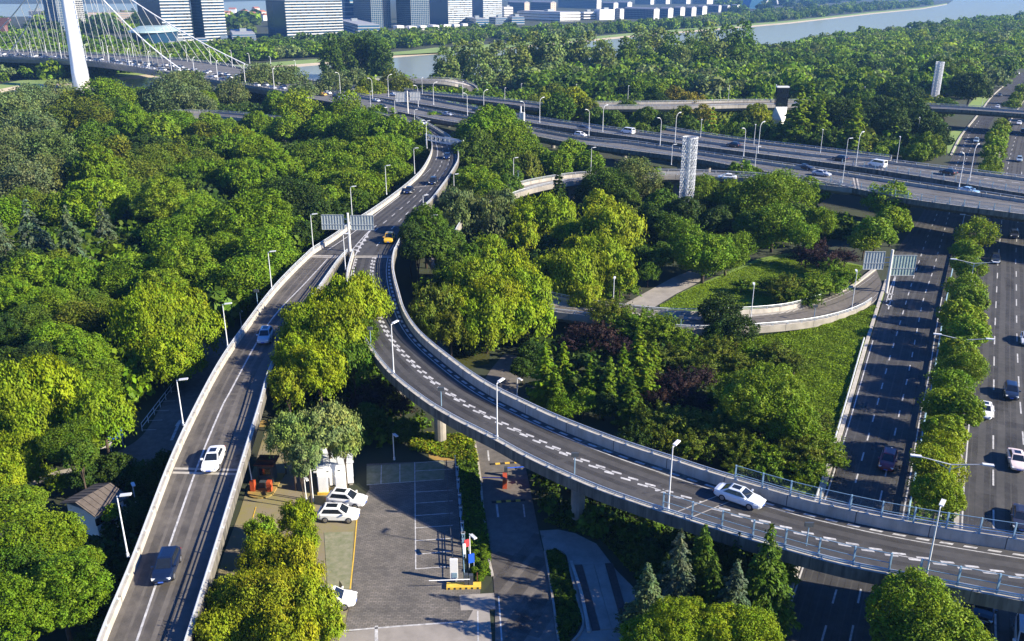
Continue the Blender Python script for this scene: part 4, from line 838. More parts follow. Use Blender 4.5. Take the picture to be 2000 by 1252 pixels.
woodland('far_wood', 'dark tree masses among the houses beyond the riverside towers', [[(-300, 58), (0, 60), (150, 70), (520, 66), (520, 50), (500, 30), (300, 36), (130, 44), (0, 44), (-300, 46)], [(1380, 36), (1500, 20), (1620, 8), (1700, 0), (1600, 0), (1400, 8)]], 20, 9, ['camphor', 'plane'], 'gGDDs', 5, seed=6, dens=0.8, frac=0.10)
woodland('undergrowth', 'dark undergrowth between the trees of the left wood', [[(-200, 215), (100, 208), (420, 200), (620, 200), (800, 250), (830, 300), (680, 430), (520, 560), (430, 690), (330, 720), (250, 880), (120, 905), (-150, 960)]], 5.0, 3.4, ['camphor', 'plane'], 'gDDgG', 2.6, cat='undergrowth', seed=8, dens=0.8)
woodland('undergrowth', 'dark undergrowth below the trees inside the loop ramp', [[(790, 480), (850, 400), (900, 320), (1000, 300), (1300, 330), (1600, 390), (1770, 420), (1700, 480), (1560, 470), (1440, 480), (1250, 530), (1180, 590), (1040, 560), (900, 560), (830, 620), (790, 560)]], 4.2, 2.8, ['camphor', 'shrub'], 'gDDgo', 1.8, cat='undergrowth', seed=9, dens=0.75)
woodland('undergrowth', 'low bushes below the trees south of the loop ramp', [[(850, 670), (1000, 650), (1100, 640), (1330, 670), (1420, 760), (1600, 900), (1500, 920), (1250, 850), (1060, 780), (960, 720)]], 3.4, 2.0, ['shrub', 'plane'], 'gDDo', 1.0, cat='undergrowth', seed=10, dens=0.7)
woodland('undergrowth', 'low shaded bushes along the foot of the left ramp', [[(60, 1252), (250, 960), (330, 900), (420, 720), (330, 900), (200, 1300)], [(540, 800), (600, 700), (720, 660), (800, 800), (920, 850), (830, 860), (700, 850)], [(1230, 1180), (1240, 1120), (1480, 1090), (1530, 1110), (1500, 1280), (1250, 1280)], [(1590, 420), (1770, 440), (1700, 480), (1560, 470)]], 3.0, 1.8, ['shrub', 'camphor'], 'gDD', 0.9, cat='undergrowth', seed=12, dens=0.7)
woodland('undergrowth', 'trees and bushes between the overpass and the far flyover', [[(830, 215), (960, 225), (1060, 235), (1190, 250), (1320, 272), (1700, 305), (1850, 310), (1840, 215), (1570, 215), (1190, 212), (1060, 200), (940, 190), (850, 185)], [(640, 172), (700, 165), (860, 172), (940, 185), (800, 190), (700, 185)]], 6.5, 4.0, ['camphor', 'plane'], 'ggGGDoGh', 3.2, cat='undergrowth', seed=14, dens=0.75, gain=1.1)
def cover(name, label, poly, n, size, tones, h=0.25, seed=1, ang=0.8):
    pw = [W(*p) for p in poly]; pp = [(v.x, v.y) for v in pw]; g_ = np.random.default_rng(seed)
    tris = tessellate_polygon([[Vector((x, y, 0)) for x, y in pp]]); ar = []
    for t in tris:
        a, b, c = [np.array(pp[i]) for i in t]; ar.append(abs((b[0]-a[0])*(c[1]-a[1])-(b[1]-a[1])*(c[0]-a[0])))
    pick = g_.choice(len(tris), n, p=np.array(ar)/sum(ar)); u = g_.uniform(size=(n, 2)); f = u.sum(1) > 1; u[f] = 1-u[f]
    A = np.array([[pp[i] for i in t] for t in tris])[pick]
    q = A[:, 0]+(A[:, 1]-A[:, 0])*u[:, :1]+(A[:, 2]-A[:, 0])*u[:, 1:]
    lump = 0.5+0.5*np.sin(q[:, 0]*0.9+2*np.sin(q[:, 1]*0.35))*np.sin(q[:, 1]*0.8+q[:, 0]*0.3)
    p = np.concatenate([q, (0.05+h*lump*g_.uniform(0.3, 1, n))[:, None]], 1)
    nn = g_.normal(size=(n, 3))*ang+np.array([0, 0, 1]); V = leaf_quads(p, nn, size, 0.8)
    tt = np.array([TONE[t] for t in tones])[g_.integers(0, len(tones), n)]*(g_.uniform(0.75, 1.25, n)*(0.8+0.4*lump))[:, None]
    o = bpy.data.objects.new(name, leaf_mesh(name, V, tt)); COL.objects.link(o); o.color = (1, 1, 1, 1); tag(o, label, 'ground cover', kind='stuff')
cover('ground_cover', 'low leafy ground cover on the slope left of the motorway', [(1390, 662), (1480, 650), (1590, 638), (1664, 616), (1716, 594), (1727, 562), (1694, 655), (1634, 850), (1596, 965), (1480, 930), (1340, 830), (1300, 720)], 90000, 0.27, 'hhyhhG', 0.32, 3, 0.5)
cover('lawn_grass', 'bright mown grass inside the loop ramp', [(1285, 600), (1322, 577), (1360, 560), (1400, 545), (1480, 512), (1560, 500), (1690, 522), (1636, 560), (1560, 585), (1500, 600), (1366, 606)], 30000, 0.24, 'hhyh', 0.10, 4, 0.4)
cover('ground_cover', 'low plants in the soil of the motorway median', [(x+4, y) for x, y in MR[:9]] + [(x-6, y) for x, y in NL[:9]][::-1], 9000, 0.4, 'goG', 0.5, 5)
cover('ground_cover', 'dark low plants below the curved ramp beside the plaza', [(1060, 1020), (1100, 1000), (1230, 1020), (1420, 1080), (1540, 1110), (1500, 1200), (1250, 1140), (1180, 1060)], 9000, 0.4, 'gDo', 0.3, 6)
cover('ground_cover', 'low plants in the shaded strip beside the parking lot', [(893, 900), (932, 905), (958, 1085), (958, 1125), (925, 1130), (905, 1040)], 6000, 0.35, 'gDG', 0.4, 7)
cover('ground_cover', 'low plants in the raised bed between road and plaza', [(1068, 1080), (1085, 1076), (1104, 1087), (1124, 1170), (1136, 1215), (1108, 1258), (1092, 1258)], 4000, 0.35, 'gD', 0.3, 8)
cover('ground_cover', 'ochre and green weeds in the flower bed under the curved ramp', [(800, 850), (925, 848), (934, 905), (890, 898), (800, 880)], 3000, 0.4, 'oYaG', 0.4, 9)

woodland('undergrowth', 'dense bushes coloured dark for the shade below the curved ramp beside the plaza', [[(1035, 960), (1060, 1000), (1070, 1030), (1130, 1036), (1180, 1060), (1240, 1130), (1300, 1180), (1530, 1110), (1530, 1060), (1400, 1000), (1250, 950), (1120, 900), (1040, 880)]], 2.4, 1.5, ['shrub', 'camphor'], 'DDDg', 0.8, cat='undergrowth', seed=21, dens=0.9, avoid=False)  # dark leaf tones stand in for the deep shade under the ramp
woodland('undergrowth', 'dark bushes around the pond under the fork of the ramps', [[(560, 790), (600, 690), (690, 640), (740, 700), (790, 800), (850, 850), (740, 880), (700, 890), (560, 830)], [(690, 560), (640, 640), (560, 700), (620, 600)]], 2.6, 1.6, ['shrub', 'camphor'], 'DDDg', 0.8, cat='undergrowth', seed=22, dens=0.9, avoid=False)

woodland('far_bank_wood', 'low planting at the feet of the far riverside towers', [[(-300, 80), (0, 92), (150, 104), (300, 102), (520, 99), (600, 94), (760, 84), (1010, 63), (1010, 52), (760, 66), (640, 74), (560, 80), (450, 86), (300, 96), (150, 70), (0, 60), (-300, 56)]], 9.0, 4.2, ['camphor', 'plane'], 'DggGGs', 2.4, seed=31, dens=0.95, frac=0.15, gain=1.1)
# ---------------------------------------------------------------- street lamps
ORD = ['first', 'second', 'third', 'fourth', 'fifth', 'sixth', 'seventh', 'eighth', 'ninth', 'tenth', 'eleventh', 'twelfth', 'thirteenth', 'fourteenth']
LANDS = []                       # things with labels of their own that trees are described by
def lamp(px, py, ptop, z, arm, style, label, group, r=0.085, h=None, land=None):
    """arm: unit vector of the arm on the ground plane; style 'flat' short arm with a flat head, 'curve' swan-neck arm, 'pole' plain pole"""
    v = W(px, py, z); h = h or max(3.0, height_to(v, ptop)); root = empty('street_lamp', v); tag(root, label, 'street lamp', group)
    a = Vector((arm[0], arm[1], 0)); a = a.normalized() if a.length else a
    mb = MB(); mb.tube((0, 0, 0), (0, 0, 0.35), r*1.7, r*1.5, 8); mb.tube((0, 0, 0.3), (0, 0, h-0.1 if style != 'curve' else h*0.86), r, r*0.62, 8); mb.build('pole', M['lamp_white'], root)
    if style == 'flat':
        mb = MB(); mb.tube((0, 0, h-0.15), a*0.45+Vector((0, 0, h-0.05)), 0.05, 0.05, 6); mb.build('arm', M['lamp_white'], root)
        rz = math.atan2(a.y, a.x); MB().box(a*0.75+Vector((0, 0, h)), (0.95, 0.34, 0.12), rz, 0, -0.08).build('lamp_head', M['lamp_white'], root)
    elif style == 'curve':
        p = [Vector((0, 0, h*0.84)), a*0.18+Vector((0, 0, h*0.91)), a*0.65+Vector((0, 0, h*0.97)), a*1.35+Vector((0, 0, h))]
        MB().path(p, r*0.6, 6).build('arm', M['lamp_white'], root)
        rz = math.atan2(a.y, a.x); MB().box(a*1.7+Vector((0, 0, h+0.03)), (1.0, 0.36, 0.16), rz, 0, -0.12).build('lamp_head', M['lamp_white'], root)
    elif style == 'double':
        for sg, nm in ((1, 'arm'), (-1, 'arm')):
            e = a*3.1*sg+Vector((0, 0, h+0.35)); mb = MB(); mb.tube((0, 0, h-0.15), e, 0.07, 0.05, 6); mb.tube((0, 0, h-0.75), a*1.6*sg+Vector((0, 0, h+0.05)), 0.03, 0.03, 5); o = mb.build('arm', M['galv'], root)
            MB().box(a*3.5*sg+Vector((0, 0, h+0.38)), (1.1, 0.4, 0.14), math.atan2(a.y, a.x)).build('lamp_head', M['lamp_white'], root)
    if land: LANDS.append((px, (py+ptop)/2, land))
    return root
left_lamps = [(250, 1087, 967, 5.6), (358, 830, 741, 6.6), (445, 678, 593, 7.1), (531, 566, 491, 7.5), (612, 487, 418, 7.6), (688, 424, 364, 7.7), (755, 380, 323, 7.8), (810, 340, 289, 7.9)]
for i, (x, y, t, z) in enumerate(left_lamps):
    lamp(x, y, t, z+0.6, (1, 0.1), 'flat', 'white street lamp on the left ramp\'s outer parapet, %s from the bottom of the photo' % ORD[i], 'lamps along the left ramp', land='%s lamp up the left ramp' % ORD[i])
b_l = [(769, 729, 632, 7.5), (971, 856, 747, 7.3), (1305, 996, 871, 7.1), (1808, 1131, 990, 7)]
for i, (x, y, t, z) in enumerate(b_l):
    lamp(x, y, t, z+0.9, (0.6, 0.8), 'flat', 'white street lamp on the outer parapet of the chevron-marked curve, %s from its upper end' % ORD[i], 'lamps along the curved ramp', land='%s lamp along the curved ramp' % ORD[i])
lamp(675, 527, 456, 8.0, (1, 0.1), 'flat', 'white street lamp standing between the two ramps below the sign', 'lamps along the curved ramp', land='lamp between the two ramps')
for i, (x, y, t, z) in enumerate([(1197, 606, 545, 2.8), (1465, 634, 557, 2), (1663, 606, 531, 0.9)]):
    lamp(x, y, t, z, (0.2, 1), 'flat', 'white street lamp beside the loop ramp, %s from the left' % ORD[i], 'lamps along the loop ramp', land='%s lamp on the loop ramp' % ORD[i])
for x, y, t, z, lb in [(973, 548, 503, 4, 'slim white lamp poking out of the yellow willows inside the loop'), (845, 480, 420, 5, 'slim white lamp half hidden by the dark tree beside the yellow taxi'), (827, 411, 381, 7.6, 'white lamp on the right parapet where the ramp meets the dark tree'), (887, 378, 340, 6, 'slim white lamp left of the concrete bend of the loop ramp'),
                       (1003, 352, 308, 7, 'slim white lamp behind the concrete bend of the loop ramp'), (1154, 335, 288, 7.6, 'slim white lamp right of the concrete bend below the overpass'), (1311, 322, 282, 8, 'plain white lamp left of the white lattice tower'), (1474, 329, 286, 8.6, 'white lamp on the near edge of the overpass above the bright trees'),
                       (1645, 357, 270, 8.6, 'white lamp at the nose where the loop ramp leaves the overpass'), (834, 290, 236, 8.4, 'white lamp at the truss gantry over the ramp'), (810, 240, 214, 8.6, 'white lamp left of the small round tree at the ramp merge'), (772, 233, 195, 8.6, 'white lamp on the near overpass edge left of the white signs'), (724, 210, 178, 8.6, 'white lamp on the near overpass edge farthest left')]:
    lamp(x, y, t, z, (0.9, 0.2), 'flat', lb, None)
m1l = [(1873, 365, 297), (1452, 305, 249), (1289, 284, 229), (1150, 265, 213), (1024, 246, 197), (913, 226, 181), (817, 209, 166), (728, 195, 152), (665, 182, 141)]
for i, (x, y, t) in enumerate(m1l):
    lamp(x, y, t, 8.8, (-0.7, -0.7), 'curve', 'white swan-neck lamp on the near carriageway\'s far parapet, %s from the right' % ORD[i], 'swan-neck lamps on the near carriageway', r=0.115)
m2l = [(1893, 353, 283), (1671, 324, 259), (1480, 299, 239), (1318, 278, 221), (1177, 258, 206), (1054, 240, 191), (945, 217, 176), (847, 205, 161), (759, 189, 146)]
for i, (x, y, t) in enumerate(m2l):
    lamp(x, y, t, 8.8, (0.7, 0.7), 'curve', 'white swan-neck lamp on the far carriageway\'s gap side, %s from the right' % ORD[i], 'swan-neck lamps on the far carriageway', r=0.115)
for i, (x, y, t) in enumerate([(1751, 318, 268), (1602, 299, 254), (1472, 284, 244), (1368, 268, 234), (986, 194, 172), (904, 191, 160), (825, 184, 152)]):
    lamp(x, y, t, 8.6, (0.3, 1), 'flat', 'thin white lamp along the far slip ramp behind the overpass, %s from the right' % ORD[i], 'thin lamps behind the overpass')
for x, y, t, z in [(1788, 285, 230, 0), (1845, 286, 250, 0), (1916, 213, 166, 0), (1390, 226, 208, 3), (1422, 200, 168, 8), (1582, 190, 170, 8), (1513, 200, 166, 8), (1226, 200, 168, 8), (1125, 186, 165, 4), (1018, 186, 164, 4), (1687, 190, 170, 4), (1920, 150, 118, 0), (1926, 155, 128, 0)]:
    lamp(x, y, t, z, (0.3, 1), 'flat', 'thin pale lamp among the far trees on the right beyond the overpass', 'thin lamps among the far trees')
dbl = [(1836, 1012, 905), (1867, 735, 662), (1890, 580, 513), (1903, 480, 424)]
for i, (x, y, t) in enumerate(dbl):
    lamp(x, y, t, 0, (0.96, -0.27), 'double', 'double-armed lamp rising from the median trees, %s from the bottom of the photo' % ORD[i], 'double-armed lamps in the median', land='%s double-armed lamp' % ORD[i])
for x, y, t, lb in [(268, 1000, 940, 'grey lamp in the shade beside the brown-roofed hut'), (598, 975, 932, 'slim grey lamp between the willow and the white cabin'), (472, 640, 605, 'short dark lamp in the shade beside the left ramp'), (770, 898, 845, 'slim lamp with a blue banner in the dark bed behind the parking lot'), (918, 1090, 1045, 'slim lamp post beside the blue gate sign'), (1010, 775, 740, 'slim pole behind the far parapet of the curved ramp')]:
    lamp(x, y, t, 0, (0.5, -0.8), 'flat', lb, None, r=0.08)
# small traffic signal posts on the parapets
for x, y, z, lb in [(1122, 922, 8.1, 'small green camera post on the near parapet of the curved ramp'), (1575, 1062, 7.9, 'small green camera post on the wire screen of the curved ramp'), (862, 790, 8.2, 'small green post on the outer parapet left of the second curved-ramp lamp'), (724, 668, 8.3, 'small green post beside the yellow willow on the curved ramp'), (1329, 642, 3.0, 'dark green marker post on the loop ramp parapet'), (1590, 620, 1.6, 'green marker post on the loop ramp near the motorway'), (503, 592, 7.8, 'small green post behind the left ramp parapet'), (1012, 350, 7.8, 'blue-green post behind the concrete bend')]:
    v = W(x, y, z); r_ = empty('camera_post', v); tag(r_, lb, 'post'); m_ = M['rail_blue']
    MB().tube((0, 0, -0.2), (0, 0, 2.1), 0.06, 0.05, 6).build('pole', m_, r_); MB().box((0, 0, 2.0), (0.75, 0.22, 0.42)).build('signal_box', M['steel_dark'], r_)
# ---------------------------------------------------------------- cars
def body_ring(x, w_, zb, zm, zt):
    return [Vector((x, -w_*0.86, zb)), Vector((x, -w_, zb+0.16)), Vector((x, -w_, zm)), Vector((x, -w_*0.90, zt)), Vector((x, -w_*0.4, zt+0.03)), Vector((x, w_*0.4, zt+0.03)), Vector((x, w_*0.90, zt)), Vector((x, w_, zm)), Vector((x, w_, zb+0.16)), Vector((x, w_*0.86, zb))]
SPEC = {   # body stations (x, half width, bottom, shoulder, top), cabin base/roof extents, heights
 'sedan': dict(st=[(-2.40, .62, .42, .62, .72), (-2.34, .76, .34, .72, .90), (-2.05, .86, .24, .78, .98), (-1.2, .92, .20, .80, 1.0), (0.2, .93, .20, .78, .98), (1.05, .92, .20, .76, .95), (1.75, .89, .22, .70, .88), (2.2, .80, .28, .62, .76), (2.38, .64, .36, .55, .64), (2.43, .5, .42, .5, .55)], base=(-1.75, 1.15, .80), roof=(-0.95, 0.30, .62), zr=1.45, zc=.97, wb=1.38, wr=.34),
 'suv': dict(st=[(-2.32, .70, .48, .80, 1.0), (-2.26, .84, .36, .88, 1.08), (-1.9, .91, .26, .92, 1.10), (-1.0, .94, .24, .92, 1.10), (0.2, .95, .24, .90, 1.08), (1.0, .94, .24, .88, 1.05), (1.7, .91, .26, .82, .99), (2.15, .83, .32, .74, .88), (2.33, .68, .40, .64, .72), (2.38, .52, .46, .56, .60)], base=(-2.15, 1.15, .83), roof=(-1.65, 0.25, .66), zr=1.66, zc=1.06, wb=1.36, wr=.37),
 'van': dict(st=[(-2.45, .80, .45, 1.0, 1.25), (-2.40, .92, .30, 1.05, 1.32), (-1.5, .95, .26, 1.05, 1.32), (0.5, .95, .26, 1.05, 1.30), (1.5, .94, .26, 1.0, 1.18), (2.05, .88, .30, .85, 1.0), (2.4, .74, .38, .7, .8), (2.45, .6, .45, .6, .65)], base=(-2.40, 1.75, .90), roof=(-2.30, 0.95, .80), zr=2.05, zc=1.28, wb=1.5, wr=.36),
 'pickup': dict(st=[(-2.5, .80, .55, .85, 1.0), (-2.45, .90, .40, .9, 1.05), (-1.0, .93, .32, .9, 1.05), (0.4, .93, .30, .88, 1.05), (1.3, .92, .30, .85, 1.05), (2.0, .90, .32, .8, 1.0), (2.4, .82, .4, .7, .85), (2.45, .7, .45, .6, .7)], base=(-1.1, 1.35, .84), roof=(-0.8, 0.55, .70), zr=1.75, zc=1.03, wb=1.5, wr=.40)}
def car_proto(kind, sunroof=False):
    q = SPEC[kind]; root = empty('car' if kind not in ('van', 'pickup') else kind, (0, 0, 0))
    mb = MB(); mb.loft([body_ring(*s_) for s_ in q['st']])
    xb0, xb1, wb_ = q['base']; x0, x1, wr_ = q['roof']; z0, z1 = q['zc'], q['zr']
    A = [Vector((xb0, -wb_, z0)), Vector((xb1, -wb_*0.94, z0-0.02)), Vector((xb1, wb_*0.94, z0-0.02)), Vector((xb0, wb_, z0))]
    B = [Vector((x0, -wr_, z1-0.03)), Vector((x1, -wr_*0.97, z1-0.02)), Vector((x1, wr_*0.97, z1-0.02)), Vector((x0, wr_, z1-0.03))]
    Cc = [Vector((x0+0.12, -wr_*0.6, z1+0.03)), Vector((x1-0.12, -wr_*0.6, z1+0.03)), Vector((x1-0.12, wr_*0.6, z1+0.03)), Vector((x0+0.12, wr_*0.6, z1+0.03))]
    mb.loft([A, B, Cc])
    for s_ in (-1, 1): mb.box((xb1-0.28, s_*(wb_+0.16), z0+0.10), (0.16, 0.26, 0.16))
    mb.build('body', M['paint'], root)
    def pane(name, a, b, c, d, ins=(0.09, 0.10)):
        # quad a,b (bottom) c,d (top) pulled in and pushed out a little
        n = (b-a).cross(d-a).normalized(); u, v_ = ins
        def pt(s_, t_): return a.lerp(b, s_).lerp(d.lerp(c, s_), t_)+n*0.012
        MB().add([pt(u, v_), pt(1-u, v_), pt(1-u, 1-v_), pt(u, 1-v_)], [(0, 1, 2, 3)]).build(name, M['glass_dark'], root)
    pane('windscreen', A[1], A[2], B[2], B[1], (0.06, 0.06)); pane('rear_window', A[3], A[0], B[0], B[3], (0.08, 0.08))
    pane('side_window', A[0], A[1], B[1], B[0], (0.10, 0.10)); pane('side_window', A[2], A[3], B[3], B[2], (0.10, 0.10))
    if sunroof: MB().box(((x0+x1)/2, 0, z1+0.032), ((x1-x0)*0.68, wr_*1.15, 0.012)).build('sunroof', M['glass_dark'], root)
    for sx in (-1, 1):
        for sy in (-1, 1):
            r_ = q['wr']; yw = q['st'][3][1]
            w_ = MB().tube((sx*q['wb'], sy*(yw-0.20), r_), (sx*q['wb'], sy*(yw+0.025), r_), r_, r_, 16).build('wheel', M['rubber'], root)
            MB().tube((sx*q['wb'], sy*(yw+0.02), r_), (sx*q['wb'], sy*(yw+0.04), r_), r_*0.66, r_*0.6, 12).build('rim', M['rim'], w_)
    s1 = q['st'][-3]; s0 = q['st'][1]
    for sy in (-1, 1):
        MB().box((s1[0]+0.05, sy*s1[1]*0.78, s1[3]+0.03), (0.22, 0.34, 0.13), -sy*0.5).build('headlight', M['head_lamp'], root)
        MB().box((s0[0]-0.02, sy*s0[1]*0.82, s0[3]+0.02), (0.10, 0.30, 0.15)).build('tail_light', M['red_lamp'], root)
    MB().box((q['st'][-1][0]+0.01, 0, .5), (0.04, 0.46, 0.14)).build('number_plate', M['plate'], root)
    if kind == 'pickup': MB().box((-1.75, 0, 1.06), (1.25, 1.6, 0.02)).build('load_bed', M['steel_dark'], root)
    return root
PROTO = {}
def car(kind, col, px, py, fx, fy, z, label, group=None, ramp=None, cat=None, land=None):
    key = kind
    base = kind.rstrip('_r'); first = key not in PROTO
    if first: PROTO[key] = car_proto(base, kind.endswith('_r'))
    z0 = z
    if ramp:
        z0 = 7.0
        for _ in range(5): v = W(px, py, z0); z0 = ramp.surf(v.x, v.y)
        z0 += 0.01
    v = W(px, py, z0); f = W(fx, fy, z0); o = PROTO[key] if first else copy_tree(PROTO[key])
    o.location = v; o.rotation_euler = (0, 0, math.atan2(f.y-v.y, f.x-v.x))
    if base == 'suv': o.scale = (0.93, 0.97, 0.98)
    if 'group' in o and not first: del o['group']
    tag(o, label, cat or ('van' if base == 'van' else 'pickup' if base == 'pickup' else 'car'), group)
    for c in children(o):
        if c.name.startswith('body'): c.color = (*col, 1)
    if land: LANDS.append((px, py, land))
    return o
WHITE, SILVER, BLACK, NAVY, RED_, GREY, SKYB, YEL = (0.80, 0.80, 0.78), (0.45, 0.47, 0.50), (0.012, 0.013, 0.016), (0.006, 0.013, 0.038), (0.16, 0.008, 0.015), (0.16, 0.17, 0.18), (0.30, 0.50, 0.72), (0.70, 0.40, 0.015)
car('sedan_r', WHITE, 418, 905, 395, 958, 0, 'white sedan with black sunroof driving down the left ramp', ramp=RA, land='white sedan on the left ramp')
car('suv', NAVY, 327, 1116, 310, 1160, 0, 'dark blue wagon on the left ramp nearest the camera', ramp=RA)
car('suv_r', SILVER, 519, 664, 510, 685, 0, 'silver car with dark roof window on the left ramp beside the willow', ramp=RA)
car('sedan_r', (0.62, 0.66, 0.70), 1443, 979, 1475, 990, 0, 'pale silver sedan just past the dark joint on the curved ramp', ramp=RB, land='silver sedan on the curved ramp')
car('pickup', YEL, 761, 471, 756, 483, 0, 'yellow pickup at the fork of the two ramps', ramp=RC, land='yellow pickup')
car('sedan', BLACK, 799, 376, 790, 386, 0, 'black sedan in the left lane of the joined ramp', ramp=RC); car('suv', BLACK, 846, 359, 839, 369, 0, 'black car in the middle lane of the joined ramp', ramp=RC)
car('sedan', NAVY, 873, 309, 870, 320, 0, 'blue-black sedan in the shade below the truss gantry', ramp=RC); car('sedan', WHITE, 827, 243, 840, 250, 0, 'white car coming off the overpass above the truss gantry', ramp=RC)
car('suv_r', WHITE, 678, 984, 725, 989, 0.06, 'white crossover with black panoramic roof, upper of the two parked side by side', land='upper parked white crossover')
car('suv_r', WHITE, 662, 1013, 700, 1014, 0.06, 'white crossover with black sunroof, lower of the two parked side by side', land='lower parked white crossover')
co = car('suv', WHITE, 650, 1180, 690, 1180, 0.06, 'white car with its front door open, half under the golden willow', land='white car with open door')
ov = Vector(co.location)
d_ = MB().add([(0.95, 0.96, .35), (0.35, 1.75, .35), (0.35, 1.75, 1.0), (0.45, 1.62, 1.5), (0.8, 1.1, 1.5), (0.95, .96, 1.0)], [(0, 1, 2, 3, 4, 5)]).build('door', M['glass_dark'], co)
car('suv', RED_, 1733, 908, 1726, 932, 0.05, 'dark red car alone on the left carriageway of the motorway', land='dark red car')
car('suv', (0.014, 0.022, 0.045), 1973, 772, 1977, 800, 0.05, 'dark blue car beside the white sedan on the right carriageway', land='dark blue car on the right carriageway')
car('sedan_r', WHITE, 1922, 808, 1922, 835, 0.05, 'white sedan with black sunroof beside the median on the right carriageway'); car('sedan_r', (0.75, 0.62, 0.58), 1984, 906, 1990, 930, 0.05, 'pinkish white car with big blue windscreen near the right edge')
car('suv', (0.02, 0.025, 0.03), 1943, 511, 1944, 530, 0.05, 'dark car by the median just out of the overpass shade'); car('suv', (0.03, 0.03, 0.035), 1980, 463, 1981, 478, 0.05, 'dark car in the shade under the overpass')
car('sedan', (0.6, 0.62, 0.64), 2004, 668, 2005, 690, 0.05, 'pale car cut by the right edge below the median lamps'); car('suv', BLACK, 1918, 1196, 1915, 1235, 0.05, 'black car in the shade under the curved ramp'); car('van', (0.6, 0.65, 0.7), 2002, 1262, 2002, 1300, 0.05, 'pale blue van cut by the lower right corner')
car('sedan', (0.03, 0.03, 0.04), 1992, 1020, 1993, 1050, 0.05, 'dark car at the right edge above the wire screen')
for k, c, x, y, fx, fy, lb in [('sedan', SKYB, 1891, 377, 1950, 388, 'light blue sedan on the overpass above the motorway'), ('sedan', BLACK, 1572, 331, 1600, 336, 'black sedan on the overpass above the bright tree'), ('sedan', SILVER, 1604, 343, 1630, 347, 'silver car right behind the bright tree at the overpass nose'), ('suv', WHITE, 1134, 267, 1160, 271, 'white hatchback on the near overpass carriageway, middle of the photo'),
     ('sedan', (0.3, 0.33, 0.38), 874, 226, 900, 230, 'grey car on the near overpass carriageway behind the small round tree'), ('sedan', SILVER, 735, 199, 760, 204, 'silver car on the overpass left of the white signs'), ('suv', (0.55, 0.6, 0.66), 676, 191, 700, 196, 'pale blue car on the overpass beside the amber bush'), ('sedan', YEL, 631, 187, 655, 191, 'yellow taxi at the shaded left end of the overpass'), ('sedan', (0.03, 0.04, 0.06), 657, 190, 680, 194, 'dark car behind the yellow taxi on the overpass'), ('sedan', WHITE, 640, 184, 660, 187, 'white car beside the yellow taxi on the overpass'), ('suv', NAVY, 748, 212, 770, 216, 'dark car half hidden behind the trees at the ramp merge')]:
    car(k, c, x, y, fx, fy, 0, lb, ramp=R1)
for k, c, x, y, fx, fy, lb in [('van', WHITE, 1713, 326, 1690, 322, 'white minibus on the far overpass carriageway'), ('suv', BLACK, 1851, 341, 1830, 337, 'black people carrier right of the white minibus'), ('suv', BLACK, 1640, 314, 1620, 311, 'black car left of the white minibus'), ('suv', (0.015, 0.02, 0.03), 1432, 287, 1410, 284, 'black car on the far carriageway right of the lattice tower'), ('van', (0.7, 0.72, 0.75), 1226, 261, 1205, 258, 'white small van on the far carriageway left of the lattice tower'), ('sedan', (0.03, 0.03, 0.04), 1140, 253, 1160, 255, 'dark car on the far carriageway above the white hatchback'), ('sedan', (0.02, 0.03, 0.06), 931, 217, 915, 214, 'dark blue car on the far carriageway behind the dome-shaped tree'), ('sedan', WHITE, 770, 187, 790, 190, 'white car on the far carriageway behind the white signs')]:
    car(k, c, x, y, fx, fy, 0, lb, ramp=R2)
car('sedan', WHITE, 1420, 350, 1400, 349, 0, 'white car on the loop ramp right of the lattice tower', ramp=RD); car('sedan', (0.7, 0.74, 0.78), 1563, 203, 1580, 203, 0, 'pale car on the far concrete flyover', ramp=R4)
for k, c, x, y, fx, fy, lb in [('suv', (0.25, 0.35, 0.45), 1906, 278, 1897, 296, 'blue-grey car on the far motorway below the road bridge'), ('sedan', (0.65, 0.67, 0.7), 1948, 211, 1940, 224, 'silver car on the far motorway just above the road bridge'), ('suv', (0.05, 0.06, 0.08), 1952, 188, 1945, 200, 'dark car on the far motorway above the road bridge'), ('sedan', (0.3, 0.33, 0.36), 1976, 152, 1968, 163, 'grey car far up the motorway'), ('sedan', WHITE, 1988, 145, 1980, 156, 'white car farthest up the motorway'), ('suv', (0.3, 0.38, 0.45), 1990, 315, 1990, 330, 'grey-blue car on the far right carriageway below the road bridge'), ('sedan', WHITE, 1990, 243, 1988, 255, 'white car under the road bridge'), ('suv', (0.05, 0.06, 0.08), 1997, 260, 1995, 272, 'dark car at the right edge below the road bridge')]:
    car(k, c, x, y, fx, fy, 0.05, lb)
# ---------------------------------------------------------------- signs
def board(root, c, wd, ht, d, m_, back=True, name='sign_panel', ribs=True):
    """upright panel centred at c (relative to the root) with its face along direction d"""
    d = Vector((d[0], d[1], 0)).normalized(); rz = math.atan2(d.y, d.x)
    o = MB().box(c, (wd, 0.10, ht), rz).build(name, m_, root)
    if ribs:
        mb = MB(); nrm_ = Vector((-d.y, d.x, 0))
        for k in range(int(wd/0.5)+1): mb.box(Vector(c)+d*(-wd/2+k*wd/int(wd/0.5))-nrm_*0.09, (0.05, 0.06, ht), rz)
        for z in (-ht/2, -ht*0.15, ht/2): mb.box(Vector(c)+Vector((0, 0, z))-nrm_*0.13, (wd, 0.06, 0.07), rz)
        mb.build('rib_frame', M['galv'], o)
M['sign_back'] = mat('sign_back', (0.36, 0.40, 0.40), 0.5, 0.1, noise=0.12, scale=1.5)
M['sign_pale'] = mat('sign_pale', (0.62, 0.60, 0.56), 0.5)
M['sign_green'] = mat('sign_green', (0.32, 0.42, 0.36), 0.5, noise=0.15, scale=1.5)
